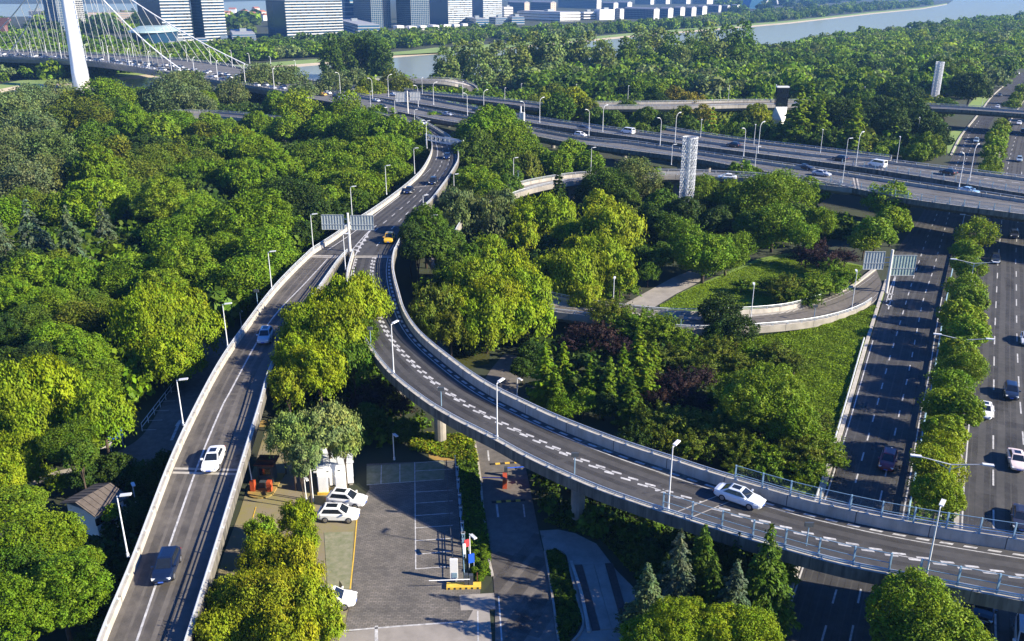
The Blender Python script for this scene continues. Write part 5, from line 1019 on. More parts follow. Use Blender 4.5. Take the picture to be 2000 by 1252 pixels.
def pixbox(px0, py0, px1, py1, v):
    """width and height in metres, and centre, of a pixel box that stands upright through the vertical plane at v"""
    k = P(v)[2]/F; zc = H - (v.y)*(ST + (((py0+py1)/2-626)/F)*CT)/(CT-((py0+py1)/2-626)/F*ST); cx = v.x+(((px0+px1)/2)-P((v.x, v.y, zc))[0])*k
    return (px1-px0)*k, (py1-py0)*k/math.cos(PITCH+0.0), Vector((cx-v.x, 0, zc-v.z))
def sign_gantry(px, py, z, boxes, label, mats, pole=0.26, land=None, dirv=(1, 0.0)):
    v = W(px, py, z); root = empty('sign_gantry', v); tag(root, label, 'road sign'); top = 0
    for (b, m_) in zip(boxes, mats):
        w_, h_, c = pixbox(*b, v); board(root, c, w_, h_, dirv, m_); top = max(top, c.z+h_*0.55)
    MB().tube((0, -0.1, -0.3), (0, -0.1, top+0.2), pole, pole*0.8, 10).build('pole', M['sign_pale'], root)
    mb = MB(); xs = [pixbox(*b, v)[2].x for b in boxes]; zc = pixbox(*boxes[0], v)[2].z
    for dz in (-0.5, 0.5): mb.box((sum(xs)/len(xs), 0.17, zc+dz), (max(xs)-min(xs)+2.2, 0.14, 0.14))
    mb.build('cross_beam', M['galv'], root)
    if land: LANDS.append((px, boxes[0][3], land))
sign_gantry(684, 490, 7.5, [(629, 420, 672, 447), (685, 421, 729, 448)], 'two big ribbed sign backs on a pole at the fork of the ramps', [M['sign_back'], M['sign_back']], land='pair of sign backs at the fork')
sign_gantry(1730, 571, 0, [(1688, 492, 1727, 525), (1741, 499, 1787, 537)], 'two big greenish sign backs on a pole at the loop ramp exit', [M['sign_back'], M['sign_green']], 0.3, land='pair of sign backs at the motorway exit')
sign_gantry(797, 223, 8, [(773, 181, 793, 198), (801, 180, 821, 195)], 'two cream sign boards on a post at the overpass nose', [M['sign_pale'], M['sign_pale']])
v = W(1017, 258, 8); r_ = empty('sign_gantry', v); tag(r_, 'slim white sign post seen edge-on at the near overpass parapet', 'road sign')
MB().tube((0, 0, 0), (0, 0, 8.5), 0.3, 0.25, 8).build('pole', M['lamp_white'], r_); MB().box((0.45, 0.2, 5.2), (0.5, 2.6, 2.6), 0.6).build('sign_panel', M['sign_pale'], r_); MB().tube((0.5, 0, 0), (0.5, 0, 5), 0.2, 0.2, 8).build('pole', M['lamp_white'], r_)
# truss gantry over the joined ramp
a_, b_ = W(833, 282, 8.0), W(905, 296, 8.0); hh = height_to(a_, 263); r_ = empty('truss_gantry', a_); tag(r_, 'white lattice truss gantry spanning the ramp beside the dome-shaped tree', 'road gantry'); dd = (b_-a_); dd.z = 0
for e in (Vector((0, 0, 0)), dd): MB().tube(e-Vector((0, 0, 6)), e+Vector((0, 0, hh+0.4)), 0.22, 0.2, 8).build('post', M['lamp_white'], r_)
mb = MB(); n_ = 9; ax = dd.normalized(); nn = Vector((-ax.y, ax.x, 0))*0.5
for s_ in (-1, 1):
    for z in (hh, hh-1.5): mb.tube(nn*s_+Vector((0, 0, z)), dd+nn*s_+Vector((0, 0, z)), 0.09, 0.09, 6)
    for k in range(n_): p, q = dd*k/n_+nn*s_, dd*(k+1)/n_+nn*s_; mb.tube(p+Vector((0, 0, hh-1.5)), q+Vector((0, 0, hh)), 0.05, 0.05, 5); mb.tube(q+Vector((0, 0, hh-1.5)), q+Vector((0, 0, hh)), 0.06, 0.06, 5)
mb.build('truss', M['lamp_white'], r_); MB().box(dd*0.66+Vector((0, 0, hh-0.7))+nn*1.2, (dd.length*0.4, 0.1, 1.9), math.atan2(dd.y, dd.x)).build('sign_panel', M['sign_pale'], r_)
LANDS.append((860, 270, 'truss gantry'))
# ---------------------------------------------------------------- towers
def lattice_tower(px, pyb, pyt, wpx, label, solid=False, land=None):
    v = W(px, pyb, 0); h_ = height_to(v, pyt); r0 = wpx*P(v+Vector((0, 0, h_*0.8)))[2]/F/2; root = empty('lattice_tower', v); tag(root, label, 'tower')
    n, turns = 16, h_/(2*math.pi*r0)*0.9; mb = MB(); steps = 26
    for sgn in (-1, 1):
        for k in range(n):
            pts = []
            for j in range(steps+1): a = 2*math.pi*k/n+sgn*turns*2*math.pi*j/steps*0.62; pts.append(Vector((r0*math.cos(a), r0*math.sin(a), h_*j/steps)))
            mb.path(pts, 0.072 if not solid else 0.13, 4)
    mb.build('diagrid_skin', M['lamp_white'], root)
    mb = MB()
    for k in range(13):
        z = h_*k/12; pts = [Vector((r0*math.cos(a*math.pi/12), r0*math.sin(a*math.pi/12), z)) for a in range(25)]; mb.path(pts, 0.05 if k < 12 else 0.12, 4)
    mb.build('ring_frame', M['lamp_white'], root); MB().tube((0, 0, 0), (0, 0, h_-0.3), r0*0.22, r0*0.22, 12).build('core', M['galv'] if not solid else M['white'], root)
    if land: LANDS.append((px, (pyb+pyt)/2, land))
lattice_tower(1337, 432, 268, 29, 'white diagrid lattice tower standing among the trees before the overpass', land='white lattice tower')
lattice_tower(1824, 197, 121, 15, 'pale slim lattice tower among the far trees beside the motorway', True)
# faceted sign tower with a black screen
v = W(1521, 247, 0); k = P(v)[2]/F; r_ = empty('sign_tower', v); tag(r_, 'tall sign tower with black upper panel and white faceted foot', 'tower'); hs_, ht_ = height_to(v, 208), height_to(v, 171); hw = 11.5*k
mb = MB(); a, b_, c, d = [Vector(p) for p in ((-hw, -0.8, hs_), (hw, -0.8, hs_), (hw, 1.6, hs_), (-hw, 1.6, hs_))]; f0, f1, f2, f3 = [Vector(p) for p in ((-hw*1.35, 0, 3.2), (hw*1.0, 0.2, 3.0), (0.6, 2.2, 0), (-0.6, 2.2, 0))]; g0 = Vector((0.3, -2.2, 2.6)); g1 = Vector((0.5, -0.6, 0)); g2 = Vector((-1.0, 0, 0)); g3 = Vector((1.4, 0, 0))
mb.add([a, b_, c, d, f0, f1, g0, g1, g2, g3, f2, f3], [(0, 6, 1), (0, 4, 6), (1, 6, 5), (4, 7, 6), (6, 7, 5), (4, 8, 7), (7, 9, 5), (3, 4, 0), (1, 5, 2), (3, 2, 10, 11), (4, 3, 11, 8), (2, 5, 9, 10)]); mb.build('faceted_foot', M['white'], r_)
MB().box((0, 0.4, (hs_+ht_)/2), (2*hw, 2.3, ht_-hs_)).build('screen_panel', M['glass_dark'], r_); MB().box((0, 0.4, ht_+0.25), (2*hw+0.1, 2.4, 0.5)).build('cap', M['white'], r_)
LANDS.append((1522, 215, 'black-topped sign tower'))
# ---------------------------------------------------------------- hut, cabin, yard
def frame4(F1, F2, B1):
    """local axes of a box from three ground points: front left, front right, back left"""
    x = (F2-F1); x.z = 0; w_ = x.length; x.normalize(); y = Vector((-x.y, x.x, 0)); d = (B1-F1).dot(y); return x, y, w_, d
E1, E2, E4 = W(184, 1006, 3.1), W(246, 970, 3.1), W(136, 975, 3.1)
x, y, wd, dp = frame4(E1, E2, E4); rz = math.atan2(x.y, x.x); r_ = empty('hut', (E1.x, E1.y, 0), rz); tag(r_, 'small white hut with a brown ribbed roof under the left ramp', 'hut'); dp = max(dp, 4.5)
MB().box((wd/2, dp/2, 1.5), (wd-0.5, dp-0.5, 3.0)).build('wall', M['white'], r_)
rf = MB(); rf.loft([[Vector((0-.2, -0.25, 3.02)), Vector((wd+.2, -0.25, 3.02)), Vector((wd+.2, -0.25, 3.14)), Vector((-.2, -0.25, 3.14))], [Vector((-.2, dp*0.5, 3.9)), Vector((wd+.2, dp*0.5, 3.9)), Vector((wd+.2, dp*0.5, 4.02)), Vector((-.2, dp*0.5, 4.02))], [Vector((-.2, dp+0.25, 3.02)), Vector((wd+.2, dp+0.25, 3.02)), Vector((wd+.2, dp+0.25, 3.14)), Vector((-.2, dp+0.25, 3.14))]])
for k in range(int(wd/0.6)+1):
    xx = k*wd/int(wd/0.6)
    for s_ in (0, 1):
        p0 = Vector((xx, -0.2 if not s_ else dp+0.2, 3.17)); p1 = Vector((xx, dp*0.5, 4.05)); rf.tube(p0, p1, 0.035, 0.035, 4)
rf.build('roof', mat('roof_brown', (0.105, 0.085, 0.068), 0.8, noise=0.25, scale=1.5), r_)
for k in range(4): MB().box((wd*(0.14+0.2*k), 0.20, 2.0), (0.8, 0.12, 0.8)).build('window', M['glass_dark'], r_)
dr = MB().box((wd*0.92-0.1, 0.20, 1.1), (0.7, 0.1, 2.0)).build('door', M['galv'], r_)
LANDS.append((195, 985, 'brown-roofed hut'))
E1, E2 = W(621, 951, 0.35), W(691, 943, 0.35); x = (E2-E1); wd = x.length; rz = math.atan2(x.y, x.x); r_ = empty('cabin', (E1.x, E1.y, 0), rz); tag(r_, 'white flat-roofed cabin on concrete blocks behind the parked crossovers', 'cabin')
hc_ = 2.7; MB().box((wd/2, 1.9, 0.35+hc_/2), (wd, 3.8, hc_)).build('wall', M['white'], r_); mb = MB(); mb.box((wd/2, 1.9, 0.35+hc_+0.07), (wd+0.3, 4.1, 0.14))
for k in range(1, 5): mb.box((wd*k/5, 1.9, 0.35+hc_+0.16), (0.06, 4.1, 0.06))
mb.build('roof', mat('roof_pale', (0.62, 0.64, 0.66), 0.6, noise=0.12, scale=0.7), r_)
for k in range(4): MB().box((0.3+(wd-0.6)*k/3, 0.4, 0.17), (0.4, 0.5, 0.34)).build('block', M['concrete_old'], r_); MB().box((0.3+(wd-0.6)*k/3, 3.4, 0.17), (0.4, 0.5, 0.34)).build('block', M['concrete_old'], r_)
for xx in (wd*0.3, wd*0.62): MB().box((xx, -0.03, 2.2), (0.22, 0.06, 0.14)).build('vent', M['steel_dark'], r_)
MB().box((wd+0.02, 1.6, 1.5), (0.06, 0.9, 2.0)).build('door', M['galv'], r_); MB().box((wd+0.02, 2.8, 1.9), (0.06, 0.8, 0.8)).build('window', M['glass_dark'], r_)
LANDS.append((655, 905, 'white cabin'))
for px, lb in ((632, 'left'), (666, 'right')):
    v = W(px, 966, 0.0); r_ = empty('power_cabinet', v, 0.05); tag(r_, 'tall white cabinet before the cabin, the %s one of the two' % lb, 'cabinet', 'white cabinets before the cabin'); k = P(v)[2]/F
    MB().box((0, 0.4, 1.35), (19*k, 0.8, 2.1)).build('casing', M['white'], r_); MB().box((0, -0.01, 1.35), (19*k-0.15, 0.03, 1.95)).build('door', M['white'], r_); MB().box((0, 0.4, 0.15), (19*k+0.2, 1.1, 0.3)).build('plinth', M['yellow_paint'], r_)
# gate booth with orange barrier cabinets
v = W(511, 962, 0); r_ = empty('gate_booth', v, -0.06); tag(r_, 'rusty gate booth with orange barrier cabinets and a raised white boom', 'gate booth'); k = P(v)[2]/F
mb = MB(); mb.prism([(1.5*math.cos(a*math.pi/10), -0.2+1.2*math.sin(a*math.pi/10), 0) for a in range(10, 21)]+[(1.5, 4.0, 0), (-1.5, 4.0, 0)], 0.02, 0.22); mb.build('kerb_island', M['ochre'], r_)
for sx in (-1, 1): MB().box((sx*0.95, 0.1, 0.85), (0.5, 0.6, 1.25)).build('barrier_cabinet', M['orange'], r_)
MB().box((0, 2.4, 1.3), (1.7, 1.5, 2.2)).build('booth', M['steel_dark'], r_); mb = MB(); mb.box((0, 2.6, 2.65), (2.3, 2.4, 0.16)); mb.box((0, 2.1, 2.9), (2.0, 0.2, 0.3)); mb.box((0, 3.1, 2.85), (1.8, 0.2, 0.25)); mb.build('roof', M['rust'], r_); MB().box((0, 0.9, 0.55), (0.9, 0.6, 0.7)).build('counter', M['steel_dark'], r_)
MB().box((0, 1.62, 1.7), (1.3, 0.05, 0.9)).build('window', M['glass_dark'], r_); MB().tube((-1.05, 0.2, 1.2), (-1.4, 0.6, 5.3), 0.07, 0.05, 6).build('boom', M['white'], r_)
LANDS.append((512, 925, 'rusty gate booth'))
v = W(612, 980, 0); r_ = empty('camera_pole', v); tag(r_, 'white camera pole in front of the white cabinets', 'pole'); MB().tube((0, 0, 0), (0, 0, 4.3), 0.08, 0.06, 8).build('pole', M['lamp_white'], r_); MB().tube((0, 0, 4.0), (1.1, 0.1, 4.25), 0.04, 0.04, 6).build('arm', M['lamp_white'], r_); MB().box((1.2, 0.1, 4.2), (0.45, 0.16, 0.16)).build('camera', M['lamp_white'], r_); MB().box((0.5, 0.1, 3.75), (0.4, 0.16, 0.16)).build('camera', M['lamp_white'], r_)
# parking lot: painted bays, rail, posts, gate island
mb = MB()
gline(mb, [(810, 903), (811, 1010), (812, 1112)], 0.12, z=0.062)
for a, b_ in ((920, 916), (961, 957), (983, 978), (1007, 1002), (1031, 1026), (1056, 1051), (1083, 1076), (1111, 1106)): gline(mb, [(811, a), (884, b_)], 0.12, z=0.0625)
gline(mb, [(812, 904), (866, 900)], 0.1, z=0.063); gline(mb, [(716, 947), (770, 943), (866, 936)], 0.1, z=0.063); gline(mb, [(670, 1232), (790, 1222), (905, 1214)], 0.18, z=0.064); gline(mb, [(735, 1222), (735, 1262)], 0.3, z=0.064); gline(mb, [(745, 908), (744, 945)], 0.1, z=0.064); gline(mb, [(781, 906), (781, 942)], 0.1, z=0.064)
mb.build('bay_marking', M['white_paint'], pk)
mb = MB(); gline(mb, [(698, 1000), (692, 1075), (684, 1150)], 0.12, z=0.065); gline(mb, [(500, 990), (487, 1035), (480, 1060)], 0.1, z=0.065); mb.build('bay_marking', M['yellow_paint'], pk)
mb = MB(); gline(mb, [(953, 880), (955, 900)], 0.2, z=0.06); gline(mb, [(970, 985), (973, 1010)], 0.22, z=0.06); gline(mb, [(1022, 985), (1025, 1010)], 0.16, z=0.06); gline(mb, [(974, 1165), (980, 1252)], 0.14, z=0.063); gline(mb, [(933, 1193), (934, 1262)], 0.14, z=0.066); mb.build('lane_marking', M['white_paint'], lr)
mb = MB(); gline(mb, [(345, 832), (352, 822)], 0.5, z=0.06)
for t in range(9):
    f = t/8; a = (380-105*f, 690+150*f); mb_ = gline(mb, [a, (a[0]+22+8*f, a[1]-1)], 0.1, z=0.06)
gline(mb, [(335, 860), (343, 838), (352, 820)], 0.35, z=0.061); mb.build('bay_marking', M['white_paint'], lt)
def hump(px0, py0, px1, py1, label):
    a, b_ = W(px0, py0, 0.05), W(px1, py1, 0.05); root = empty('speed_hump', a); tag(root, label, 'speed hump', 'speed humps on the local road'); d = b_-a; n = int(d.length/0.5); rz = math.atan2(d.y, d.x)
    for c_, nm in ((0, 'black_block'), (1, 'yellow_block')):
        mb = MB()
        for k in range(c_, n, 2): mb.box(d*(k+0.5)/n+Vector((0, 0, 0.03)), (d.length/n*0.97, 0.35, 0.06), rz)
        mb.build(nm, M['rubber'] if not c_ else M['yellow_paint'], root)
hump(958, 907, 1014, 903, 'black and yellow speed hump just below the curved ramp'); hump(960, 981, 1026, 977, 'black and yellow speed hump below the small gate island')
def post_rail(pts, label, m_, h, gap, name='rail_fence', z=0.06, r=0.04, rails=(1.0, 0.5), pm=None, cat='fence'):
    q = resample([W(x_, y_, z) for x_, y_ in pts], 60); q2 = resample(q, max(2, int(arc(q)[-1]/gap))); root = empty(name, q[30]); tag(root, label, cat); o = q[30]
    for p in q2: MB().tube(p-o, p-o+Vector((0, 0, h)), r*1.3, r*1.2, 6).build('post', pm or m_, root)
    mb = MB()
    for f in rails: mb.path([p-o+Vector((0, 0, h*f)) for p in q], r, 5)
    mb.build('rail', m_, root)
post_rail([(872, 908), (876, 980), (881, 1060), (885, 1112)], 'low black rail along the right ends of the parking bays', M['steel_dark'], 0.7, 2.4, pm=M['rust'])
post_rail([(889, 905), (897, 985), (903, 1060), (907, 1135)], 'blue rail fence along the right edge of the parking lot', M['rail_blue'], 1.1, 2.4)
post_rail([(388, 692), (340, 760), (278, 842)], 'white railing along the shaded road left of the ramp', M['lamp_white'], 1.1, 2.0, z=0.1)
for i, p in enumerate([(893, 930), (895, 955), (898, 985), (900, 1010), (903, 1040), (905, 1062), (907, 1088)]):
    v = W(p[0], p[1], 0.06); r_ = empty('charging_post', v); tag(r_, 'slim blue charging post along the parking rail, %s from the top' % ORD[i], 'charging post', 'charging posts along the parking lot'); MB().box((0, 0, 0.75), (0.34, 0.26, 1.3)).build('casing', M['rail_blue'], r_); MB().box((0, -0.14, 1.0), (0.24, 0.02, 0.3)).build('screen', M['glass_dark'], r_); MB().box((0, 0, 1.36), (0.38, 0.3, 0.08)).build('cap', M['lamp_white'], r_)
v = W(908, 1146, 0.06); r_ = empty('gate_island', v, 0.03); tag(r_, 'yellow kerb island with the barrier machine at the parking lot gate', 'gate island'); MB().box((-0.1, 0, 0.12), (3.3, 0.8, 0.24)).build('kerb', M['yellow_paint'], r_)
mb = MB()
for k in range(6): mb.box((-1.5+k*0.55, -0.405, 0.12), (0.18, 0.02, 0.2))
mb.build('stripe', M['rubber'], r_); MB().box((0.6, 0.1, 0.75), (0.4, 0.4, 1.1)).build('barrier_cabinet', M['steel_dark'], r_); MB().box((0.15, 0.1, 0.8), (0.35, 0.35, 1.2)).build('barrier_cabinet', M['steel_dark'], r_); MB().tube((0.5, -0.2, 1.0), (-3.4, -0.35, 1.05), 0.05, 0.04, 6).build('boom', M['white'], r_); MB().box((1.2, 0.3, 0.9), (0.10, 0.10, 0.9)).build('post', M['rust'], r_)
def signpost(px, py, wd, ht, z0, m_, label, d=(0.3, 1.0), cat='sign', name='sign_board', lines=None):
    v = W(px, py, 0.06); r_ = empty(name, v); tag(r_, label, cat); rz = math.atan2(d[1], d[0])
    MB().box((0, 0, z0+ht/2), (wd, 0.12, ht), rz).build('panel', m_, r_)
    for s_ in (-1, 1): MB().tube(Vector((math.cos(rz)*wd*0.4*s_, math.sin(rz)*wd*0.4*s_, 0)), Vector((math.cos(rz)*wd*0.4*s_, math.sin(rz)*wd*0.4*s_, z0+0.1)), 0.05, 0.05, 6).build('post', M['galv'], r_)
    if lines:
        nn = Vector((math.sin(rz), -math.cos(rz), 0))
        mb = MB()
        for zz, ww in lines: mb.box(Vector((0, 0, z0+zz))+nn*0.065, (ww, 0.02, 0.08), rz)
        mb.build('print', M['lamp_white'], r_)
    return r_
v = W(887, 1137, 0.06); r_ = empty('notice_board', v, 0.0); tag(r_, 'white notice box standing on the yellow gate island', 'sign'); MB().box((0, 0.2, 1.4), (0.75, 0.25, 2.2)).build('panel', M['white'], r_); MB().box((0.05, 0.06, 0.75), (0.5, 0.03, 0.55)).build('print', M['rail_blue'], r_); MB().box((0, 0.2, 0.16), (0.5, 0.2, 0.32)).build('post', M['galv'], r_)
signpost(921, 1112, 0.6, 1.0, 0.8, M['blue'], 'blue sign board at the parking lot gate', (1, 0.35)); signpost(912, 1082, 0.5, 0.8, 0.9, M['red'], 'pink-red sign board behind the parking gate', (1, 0.5)); signpost(907, 1090, 0.3, 1.2, 0.5, M['white'], 'narrow white sign board left of the pink-red one', (1, 0.3))
signpost(228, 872, 1.9, 1.6, 1.0, M['blue'], 'blue sign board in the shade beside the left road', (1, 0.55)); signpost(201, 884, 2.4, 0.8, 0.6, M['sign_pale'], 'low white and yellow board left of the blue sign', (1, 0.35))
v = W(133, 912, 0.0); r_ = empty('litter_bin', v); tag(r_, 'small orange bin on a white post beside the footpath', 'bin'); MB().tube((0, 0, 0), (0, 0, 1.0), 0.16, 0.16, 8).build('post', M['white'], r_); MB().tube((0, 0, 1.0), (0.1, 0, 1.9), 0.34, 0.42, 10).build('bin_body', mat('amber_paint', (0.65, 0.25, 0.02), 0.6), r_)
v = W(986, 948, 0.05); r_ = empty('barrier_gate', v); tag(r_, 'orange barrier post with blue booms in the shade under the curved ramp', 'barrier'); MB().box((0, 0, 0.6), (0.5, 1.6, 1.2)).build('barrier_cabinet', M['orange'], r_); MB().tube((-0.2, 0, 1.0), (-2.6, 0.1, 1.0), 0.07, 0.05, 6).build('boom', M['blue'], r_); MB().tube((0.2, 2.2, 1.0), (3.2, 2.6, 1.0), 0.07, 0.05, 6).build('boom', M['blue'], r_); MB().box((0.1, 2.1, 0.6), (0.4, 0.4, 1.2)).build('barrier_cabinet', M['steel_dark'], r_)
v0 = [W(*p, 0.05) for p in ((1122, 1104), (1197, 1100), (1232, 1225), (1157, 1232))]; r_ = empty('ramp_slab', v0[0]); tag(r_, 'sunken concrete slab with dark steel grates in the plaza', 'grate'); o = v0[0]
for a, b_, m_, nm in ((0.0, 0.2, 'steel_brown', 'grate'), (0.215, 0.49, 'concrete_old', 'slab'), (0.505, 0.78, 'concrete_old', 'slab'), (0.795, 1.0, 'steel_brown', 'grate')):
    q = [v0[0].lerp(v0[1], a)-o, v0[0].lerp(v0[1], b_)-o, v0[3].lerp(v0[2], b_)-o, v0[3].lerp(v0[2], a)-o]; MB().prism(q[::-1] if False else [q[3], q[2], q[1], q[0]], -0.04, 0.05).build(nm, M[m_], r_)
kerb('kerb', [(1115, 1098), (1135, 1160), (1150, 1236)], 0.3, 0.2, M['concrete'], 0.05)
kerb('kerb', [(1064, 1078), (1078, 1160), (1092, 1262)], 0.2, 0.15, M['concrete_old'], 0.05); kerb('kerb', [(1066, 1077), (1086, 1073), (1107, 1085), (1115, 1120), (1127, 1170), (1139, 1215), (1131, 1239), (1109, 1263)], 0.2, 0.15, M['concrete_old'], 0.05)
v = W(640, 845, 0.0)
for p, lb in (((113, 1e9), ''),): pass
v = W(167, 474, 0); r_ = empty('tent', v); tag(r_, 'blue dome tent in the gap between the cedars', 'tent'); mb = MB()
rings = [[Vector((2.1*math.cos(a*math.pi/6)*math.cos(t), 2.1*math.sin(a*math.pi/6)*math.cos(t), 2.3*math.sin(t))) for a in range(12)] for t in (0, 0.4, 0.8, 1.2, 1.5)]
mb.loft(rings).build('canopy', M['blue'], r_, True)
# ---------------------------------------------------------------- the cable bridge
PY = W(161, 172, 0.1); near_r = [(-120, 106, 12.2), (0, 113, 12.2), (110, 117, 12), (200, 124, 11.8), (300, 139, 11), (369, 150, 10.4), (431, 161, 9.8), (520, 175, 9), (600, 190, 8.3)]
far_r = [(-120, 97, 12.2), (0, 100, 12.2), (110, 104, 12), (240, 110, 11.6), (340, 117, 11), (441, 129, 10.2), (507, 142, 9.6), (570, 153, 9), (640, 166, 8.3)]
RK = Ramp('cable_bridge', 'white cable suspension bridge with one tall pylon over the river', far_r, near_r, 60, par=0.9, rail=0.7, thick=2.6, surf='asphalt_worn', face='concrete_old', piers=0, railmat='lamp_white')
RK.root['category'] = 'bridge'; off = RK.off
TOPZ = 75.0
PC = Vector((PY.x, PY.y, 0))
def px_at(p, zz): return Vector((p.x, p.y, zz))
mb = MB(); rg = []
kk = P(PY)[2]/F
for z, hw_, hd in ((0, 15*kk, 6.0), (9, 14.4*kk, 5.6), (13, 13.6*kk, 5.2), (30, 12*kk, 4.6), (55, 10*kk, 4.0), (75, 8*kk, 3.4)):
    rg.append([PC-off+Vector((hw_*math.cos(a*math.pi/8), hd*math.sin(a*math.pi/8), z)) for a in range(16)])
mb.loft(rg).build('pylon', M['white'], RK.root, True)
mb = MB(); mb.tube(PC-off+Vector((0, 0, -0.5)), PC-off+Vector((0, 0, 3.2)), 17.5*kk, 17.5*kk, 24); mb.tube(PC-off+Vector((0, 0, 3.2)), PC-off+Vector((0, 0, 4.2)), 17.5*kk, 15.5*kk, 24); mb.build('pylon_base', M['concrete'], RK.root)
def deck_pt(f, u): return RK.pt(RK.len*f, u, 0.9)
def zone(px):   # length fraction of the deck centre at photo column px
    return min(range(len(RK.C)), key=lambda i: abs(P(RK.C[i])[0]-px))/(len(RK.C)-1)
top = PC-off+Vector((0, 0, TOPZ-2))
f_p = zone(150); f_end = {0.72: zone(395), 0.05: zone(505)}
for u, xe in ((0.72, 372), (0.10, 506)):
    fe = zone(xe); anchor = deck_pt(fe, u); pts = []
    for i in range(41):
        t = i/40; q = top.lerp(anchor, t); q.z -= 4*5.5*t*(1-t); pts.append(q)
    MB().path(pts, 0.36, 6).build('main_cable', M['lamp_white'], RK.root)
    n_ = 17
    for i in range(1, n_):
        t = (i/n_)**0.9; q = top.lerp(anchor, t); q.z -= 4*5.5*t*(1-t); d0 = deck_pt(f_p+(fe-f_p)*(0.10+0.90*i/n_), u)
        MB().tube(q, d0, 0.15, 0.15, 5).build('hanger', M['lamp_white'], RK.root)
    anchor = deck_pt(zone(20 if u > .5 else -60), u); pts = []
    for i in range(31):
        t = i/30; q = top.lerp(anchor, t); q.z -= 4*6*t*(1-t); pts.append(q)
    MB().path(pts, 0.36, 6).build('main_cable', M['lamp_white'], RK.root)
    fb = zone(20 if u > .5 else -60)
    for i in range(1, 14):
        t = (i/14)**0.85; q = top.lerp(anchor, t); q.z -= 4*6*t*(1-t); MB().tube(q, deck_pt(f_p+(fb-f_p)*(0.08+0.92*i/14), u), 0.15, 0.15, 5).build('hanger', M['lamp_white'], RK.root)
mb = MB(); RK.line(mb, 0.5, 2, RK.len-2, 0.3); RK.line(mb, 0.25, 2, RK.len-2, 0.25, 6, 9); RK.line(mb, 0.75, 2, RK.len-2, 0.25, 6, 9); mb.build('lane_marking', M['white_paint'], RK.root)
# lamps on the bridge: one master, copies share its meshes
def bridge_lamp_proto():
    r_ = empty('street_lamp'); MB().tube((0, 0, 0), (0, 0, 8.2), 0.16, 0.11, 6).build('pole', M['lamp_white'], r_)
    MB().path([Vector((0, 0, 8.1)), Vector((0.3, 0, 9.0)), Vector((1.0, 0, 9.5)), Vector((1.9, 0, 9.6))], 0.10, 5).build('arm', M['lamp_white'], r_); MB().box((2.3, 0, 9.6), (1.1, 0.4, 0.18)).build('lamp_head', M['lamp_white'], r_); return r_
bl = None
for u, sg, nm in ((0.03, -1, 'far'), (0.97, 1, 'near')):
    for i in range(14):
        f = 0.05+i*0.067
        if f > 0.97: break
        o = bridge_lamp_proto() if bl is None else copy_tree(bl); bl = bl or o
        p = RK.pt(RK.len*f, u, 0.0)+off; o.location = p; _, sd, _ = RK.at(RK.len*f); d = -sd*(-1 if u < 0.5 else 1); o.rotation_euler = (0, 0, math.atan2(d.y, d.x))
        tag(o, 'pale curved lamp along the %s side of the cable bridge' % nm, 'street lamp', 'lamps along the %s side of the cable bridge' % nm)
# the queue of traffic
def far_car(col_i):
    mb = MB(); q = SPEC['suv' if col_i % 2 else 'sedan']; mb.loft([body_ring(*s_) for s_ in q['st'][::2]]); xb0, xb1, wb_ = q['base']; x0, x1, wr_ = q['roof']; z0, z1 = q['zc'], q['zr']
    A = [Vector((xb0, -wb_, z0)), Vector((xb1, -wb_, z0)), Vector((xb1, wb_, z0)), Vector((xb0, wb_, z0))]; B = [Vector((x0, -wr_, z1)), Vector((x1, -wr_, z1)), Vector((x1, wr_, z1)), Vector((x0, wr_, z1))]
    mb.loft([A, B], 1); mb.add([b+Vector((0, 0, 0.02)) for b in B], [(0, 1, 2, 3)], 0)
    for sx in (-1, 1):
        for sy in (-1, 1): mb.tube((sx*q['wb'], sy*0.72, .33), (sx*q['wb'], sy*0.95, .33), .33, .33, 8, 2)
    return mb.mesh('car', [M['paint'], M['glass_dark'], M['rubber']])
FC = [far_car(0), far_car(1)]
rr = random.Random(4); COLS = [(WHITE, 'white'), (WHITE, 'white'), (SILVER, 'silver'), (BLACK, 'black'), (NAVY, 'dark blue'), (GREY, 'grey')]
for u in (0.58, 0.68, 0.80, 0.90):
    d = 6.0
    while d < RK.len*0.93:
        c_, nm = rr.choice(COLS); o = bpy.data.objects.new('car', rr.choice(FC)); COL.objects.link(o); o.location = RK.pt(d, u, 0.02)+off; t = RK.at(min(RK.len, d+2))[0]-RK.at(max(0, d-2))[0]; o.rotation_euler = (0, 0, math.atan2(t.y, t.x)); o.color = (*c_, 1); tag(o, 'tiny %s car in the traffic queue on the cable bridge' % nm, 'car', '%s cars queuing on the cable bridge' % nm); d += rr.uniform(7, 16)
# ---------------------------------------------------------------- the far city
def plan(x_mid, y_mid, x_left, x_right, phi=35.0, z=0.0):
    """corner nearest the camera at a photo pixel, then the widths of its two visible faces from the photo columns they end at"""
    p1 = W(x_mid, y_mid, z); e1 = Vector((math.cos(R(phi)), math.sin(R(phi)), 0)); e0 = Vector((-e1.y, e1.x, 0))
    def reach(e, col):
        a = (col-1000)/F; den = e.x-a*e.y*CT; num = a*(p1.y*CT+(H-z)*ST)-p1.x; return max(2.0, num/den) if abs(den) > 1e-6 else 10
    return p1, reach(e1, x_right), reach(e0, x_left), R(phi)
M['tower_dark'] = mat('tower_dark', (0.014, 0.048, 0.095), 0.15, spec=0.7)
M['tower_blue'] = mat('tower_blue', (0.03, 0.10, 0.19), 0.15, spec=0.7)
M['tower_grey'] = mat('tower_grey', (0.17, 0.19, 0.20), 0.25, spec=0.6)
M['band_pale'] = mat('band_pale', (0.42, 0.42, 0.40), 0.7)
M['band_grey'] = mat('band_grey', (0.24, 0.27, 0.29), 0.6)
M['cream'] = mat('cream', (0.55, 0.42, 0.32), 0.85)
